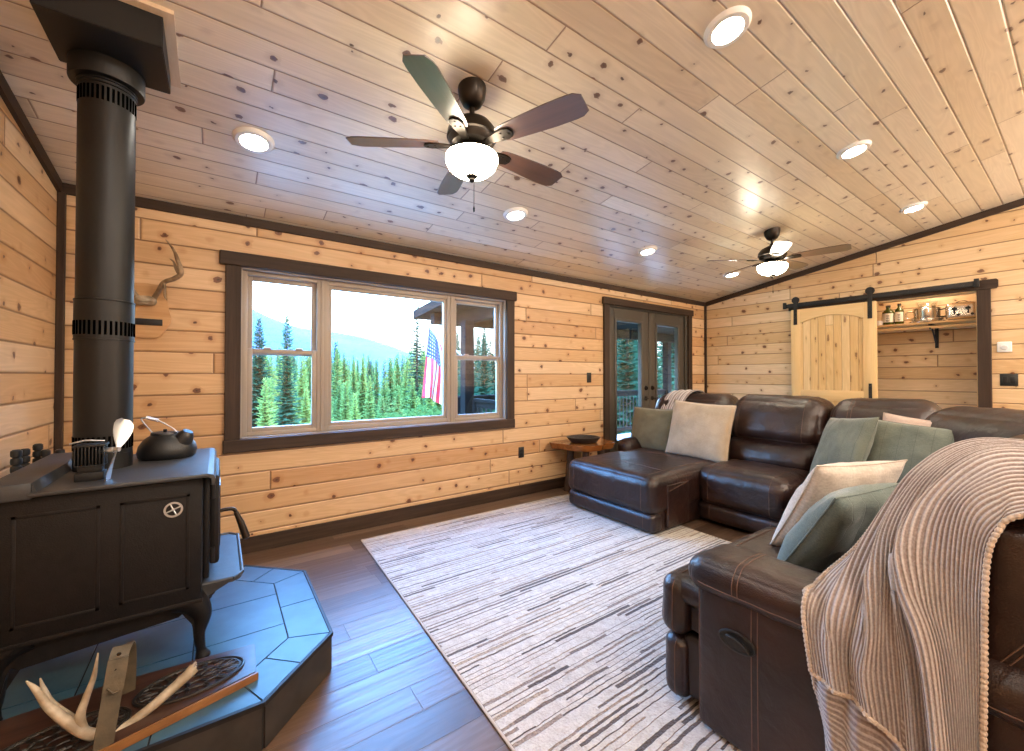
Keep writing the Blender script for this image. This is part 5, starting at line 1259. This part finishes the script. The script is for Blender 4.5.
bottle(888.5, .056, .245, 'wide dark green bottle with white label on the closet shelf', 0); bottle(899.5, .042, .255, 'slimmer dark green bottle beside the wide one on the closet shelf', 1)
p = ray_at(879.5, 322, x=6.68)
bm = BM(); lathe(bm, [(0, 0), (.03, 0), (.034, .01), (.036, .055), (.03, .06), (0, .058)], (6.68, p.y, SZ), 20); tag(obj('cup', bm, m_white, None, base=(6.68, p.y, SZ)), 'small white cup at the edge of the barn door on the closet shelf', 'cup')
MX, MY = 6.74, ray_at(927, 320, x=6.74).y
PT = thing('stock_pot', 'shiny steel pot with lid stacked upside down on the closet shelf', 'pot', (MX, MY, SZ))
bm = BM(); lathe(bm, [(0, 0), (.155, 0), (.16, .006), (.155, .016), (.125, .024), (.125, .03), (.14, .034), (.14, .042), (.11, .05)], (MX, MY, SZ), 36); obj('lid', bm, m_steel, PT)
bm = BM(); lathe(bm, [(.11, .045), (.112, .05), (.116, .16), (.122, .165), (.118, .17), (.10, .168), (0, .168)], (MX, MY, SZ), 36); pb = obj('pot_body', bm, m_steel, PT)
for s in (1, -1):
    bm = BM(); tube(bm, catmull([(MX - .02, MY + s * .112, SZ + .14), (MX - .03, MY + s * .165, SZ + .14), (MX - .03, MY + s * .175, SZ + .09), (MX - .02, MY + s * .15, SZ + .06), (MX - .02, MY + s * .112, SZ + .06)], 6), .008, 8); obj('handle', bm, m_steel if s > 0 else m_blackp, PT)
m_clear = glass_mat('clear glass', (.90, .92, .92), 3.0)
bm = BM(); lathe(bm, [(0, .0), (.06, .0), (.085, .02), (.095, .065), (.098, .07), (.092, .066), (.08, .022), (.058, .006), (0, .006)], (MX, MY, SZ + .170), 32); tag(obj('glass_bowl', bm, m_clear, None, base=(MX, MY, SZ + .170)), 'clear glass bowl resting on top of the steel pot', 'bowl')
TY0, TY1 = ray_at(978, 320, x=6.68).y, ray_at(945, 320, x=6.68).y
TO = thing('toaster', 'long stainless steel toaster with two dark levers on the closet shelf', 'toaster', (6.75, (TY0 + TY1) / 2, SZ))
tb_ = Puff((6.68, TY0, SZ + .008), (6.84, TY1, SZ + .195), .035, (.003, .003, .004)); bm = BM(); tb_.add(bm, 6); tbo = obj('shell', bm, m_steel, TO, True, angle=70)
for y in (TY0 + .07, TY1 - .075):
    bm = BM(); box(bm, (6.667, y - .006, SZ + .07), (6.678, y + .006, SZ + .15), .003); box(bm, (6.655, y - .02, SZ + .115), (6.672, y + .02, SZ + .14), .005); lathe(bm, [(0, .014), (.012, .012), (.014, 0)], (6.680, y - .03, SZ + .06), 14, Matrix.Rotation(-PI / 2, 4, 'Y')); obj('lever', bm, m_blackp, TO)
bm = BM(); box(bm, (6.69, TY0 + .02, SZ), (6.83, TY1 - .02, SZ + .012), .004); obj('base', bm, m_blackp, TO)
bm = BM(); box(bm, (6.715, TY0 + .05, SZ + .19), (6.735, TY1 - .05, SZ + .2005), .002); box(bm, (6.785, TY0 + .05, SZ + .19), (6.805, TY1 - .05, SZ + .2005), .002); obj('slots', bm, m_blackp, TO)
bm = BM(); tube(bm, catmull([(6.83, TY0 + .06, SZ + .05), (6.88, TY0 + .05, SZ + .12), (6.84, TY0 + .10, SZ + .22), (6.80, TY0 + .18, SZ + .205), (6.90, TY0 + .2, SZ + .10), (6.93, TY0 + .12, SZ + .006)], 8), .004, 8); obj('cord', bm, m_blackp, TO)

# ------------------------------------------------------------------ switches and outlets
def plate_y(nm, x, z, w, h, mat, label, cat, rocker=True):
    T = thing(nm, label, cat, (x, YB, z)); bm = BM(); box(bm, (x - w / 2, YB - .007, z - h / 2), (x + w / 2, YB, z + h / 2), .003); obj('cover_plate', bm, mat, T)
    bm = BM()
    if rocker: box(bm, (x - .016, YB - .011, z - .033), (x + .016, YB - .006, z + .033), .002)
    else:
        for s in (-1, 1): lathe(bm, [(0, .010), (.014, .0095), (.016, .006)], (x, YB, z + s * .02), 20, Matrix.Rotation(PI / 2, 4, 'X'))
    obj('rocker' if rocker else 'sockets', bm, m_black, T)
plate_y('light_switch', 3.715, 1.268, .075, .122, m_blackp, 'dark light switch on the window wall left of the glass doors', 'switch')
plate_y('wall_outlet', 2.677, .465, .072, .115, m_blackp, 'black outlet low on the wall below the window corner', 'outlet', False)
T = thing('light_switch', 'dark double switch on the right wall below the white thermostat', 'switch', (XR, .49, 1.252)); bm = BM(); box(bm, (XR - .007, .49 - .058, 1.252 - .06), (XR, .49 + .058, 1.252 + .06), .003); obj('cover_plate', bm, m_blackp, T)
for s in (-1, 1):
    bm = BM(); box(bm, (XR - .011, .49 + s * .024 - .016, 1.22), (XR - .006, .49 + s * .024 + .016, 1.284), .002); obj('rocker', bm, m_black, T)
T = thing('thermostat', 'white square thermostat with round dial on the right wall beside the closet', 'thermostat', (XR, .515, 1.577)); bm = BM(); box(bm, (XR - .02, .515 - .048, 1.577 - .052), (XR, .515 + .048, 1.577 + .052), .008, 3); obj('case', bm, m_white, T)
bm = BM(); lathe(bm, [(0, .010), (.020, .009), (.024, .005), (.025, 0)], (XR - .02, .515, 1.572), 28, Matrix.Rotation(-PI / 2, 4, 'Y')); obj('dial', bm, simple('light grey dial', (.60, .60, .60), .4), T)
# a small unseen lamp added under the closet's ceiling to brighten its walls
d = bpy.data.lights.new('closet_fill_lamp', 'POINT'); d.energy = 7.0; d.color = (1.0, .84, .62); d.shadow_soft_size = .05
o = bpy.data.objects.new('closet_fill_lamp', d); COL.objects.link(o); o.location = (6.60, 1.15, 2.36)
# ------------------------------------------------------------------ light and colour
w = bpy.data.worlds.new('sky'); scene.world = w; w.use_nodes = True; nt = w.node_tree
for n in list(nt.nodes): nt.nodes.remove(n)
tc = nt.nodes.new('ShaderNodeTexCoord'); sp = nt.nodes.new('ShaderNodeSeparateXYZ'); nt.links.new(tc.outputs['Generated'], sp.inputs[0])
rp = nt.nodes.new('ShaderNodeValToRGB'); nt.links.new(sp.outputs[2], rp.inputs[0]); els = rp.color_ramp.elements
STOPS = [(0.0, (.72, .86, .95)), (.09, (.80, .93, 1.0)), (.20, (.42, .66, 1.0)), (.40, (.18, .46, 1.0)), (1.0, (.08, .28, .85))]
while len(els) < len(STOPS): els.new(.5)
for e, (p, c) in zip(els, STOPS): e.position = p; e.color = (*c, 1)
sr = nt.nodes.new('ShaderNodeMapRange'); nt.links.new(sp.outputs[2], sr.inputs[0]); sr.inputs[1].default_value = .08; sr.inputs[2].default_value = .40; sr.inputs[3].default_value = 2.2; sr.inputs[4].default_value = SKY_TOP
bg = nt.nodes.new('ShaderNodeBackground'); nt.links.new(rp.outputs[0], bg.inputs[0]); nt.links.new(sr.outputs[0], bg.inputs[1])
wo = nt.nodes.new('ShaderNodeOutputWorld'); nt.links.new(bg.outputs[0], wo.inputs[0])
def light(name, typ, loc, rot, energy, col, **kw):
    d = bpy.data.lights.new(name, typ); d.energy = energy; d.color = col
    for k, v in kw.items(): setattr(d, k, v)
    o = bpy.data.objects.new(name, d); COL.objects.link(o); o.location = loc; o.rotation_euler = rot; return o
sd = Vector((-.74, .26, -.58)).normalized()
light('sun', 'SUN', (0, 0, 20), sd.to_track_quat('-Z', 'Y').to_euler(), SUN_E, (1, .95, .86), angle=.01)
# sky portals in the openings (they only steer the sampling of the sky)
for nm, c, sx, sz in (('window_portal', (1.304, YB + .16, 1.46), 2.35, 1.26), ('door_portal', (4.95, YB + .16, 1.1), 1.8, 2.2)):
    o = light(nm, 'AREA', c, (-PI / 2, 0, 0), 1, (1, 1, 1), shape='RECTANGLE', size=sx, size_y=sz); o.data.cycles.is_portal = True
cy = scene.cycles
cy.max_bounces = 10; cy.diffuse_bounces = 6; cy.glossy_bounces = 4; cy.transmission_bounces = 6; cy.transparent_max_bounces = 12
cy.use_denoising = True; cy.sample_clamp_indirect = 6.0; cy.use_light_tree = True
try: cy.denoising_input_passes = 'RGB_ALBEDO_NORMAL'; cy.denoising_prefilter = 'ACCURATE'
except Exception: pass
vs = scene.view_settings; vs.view_transform = 'Standard'; vs.look = 'None'; vs.gamma = 1.0; vs.exposure = EXPO; vs.use_curve_mapping = False
scene.display_settings.display_device = 'sRGB'
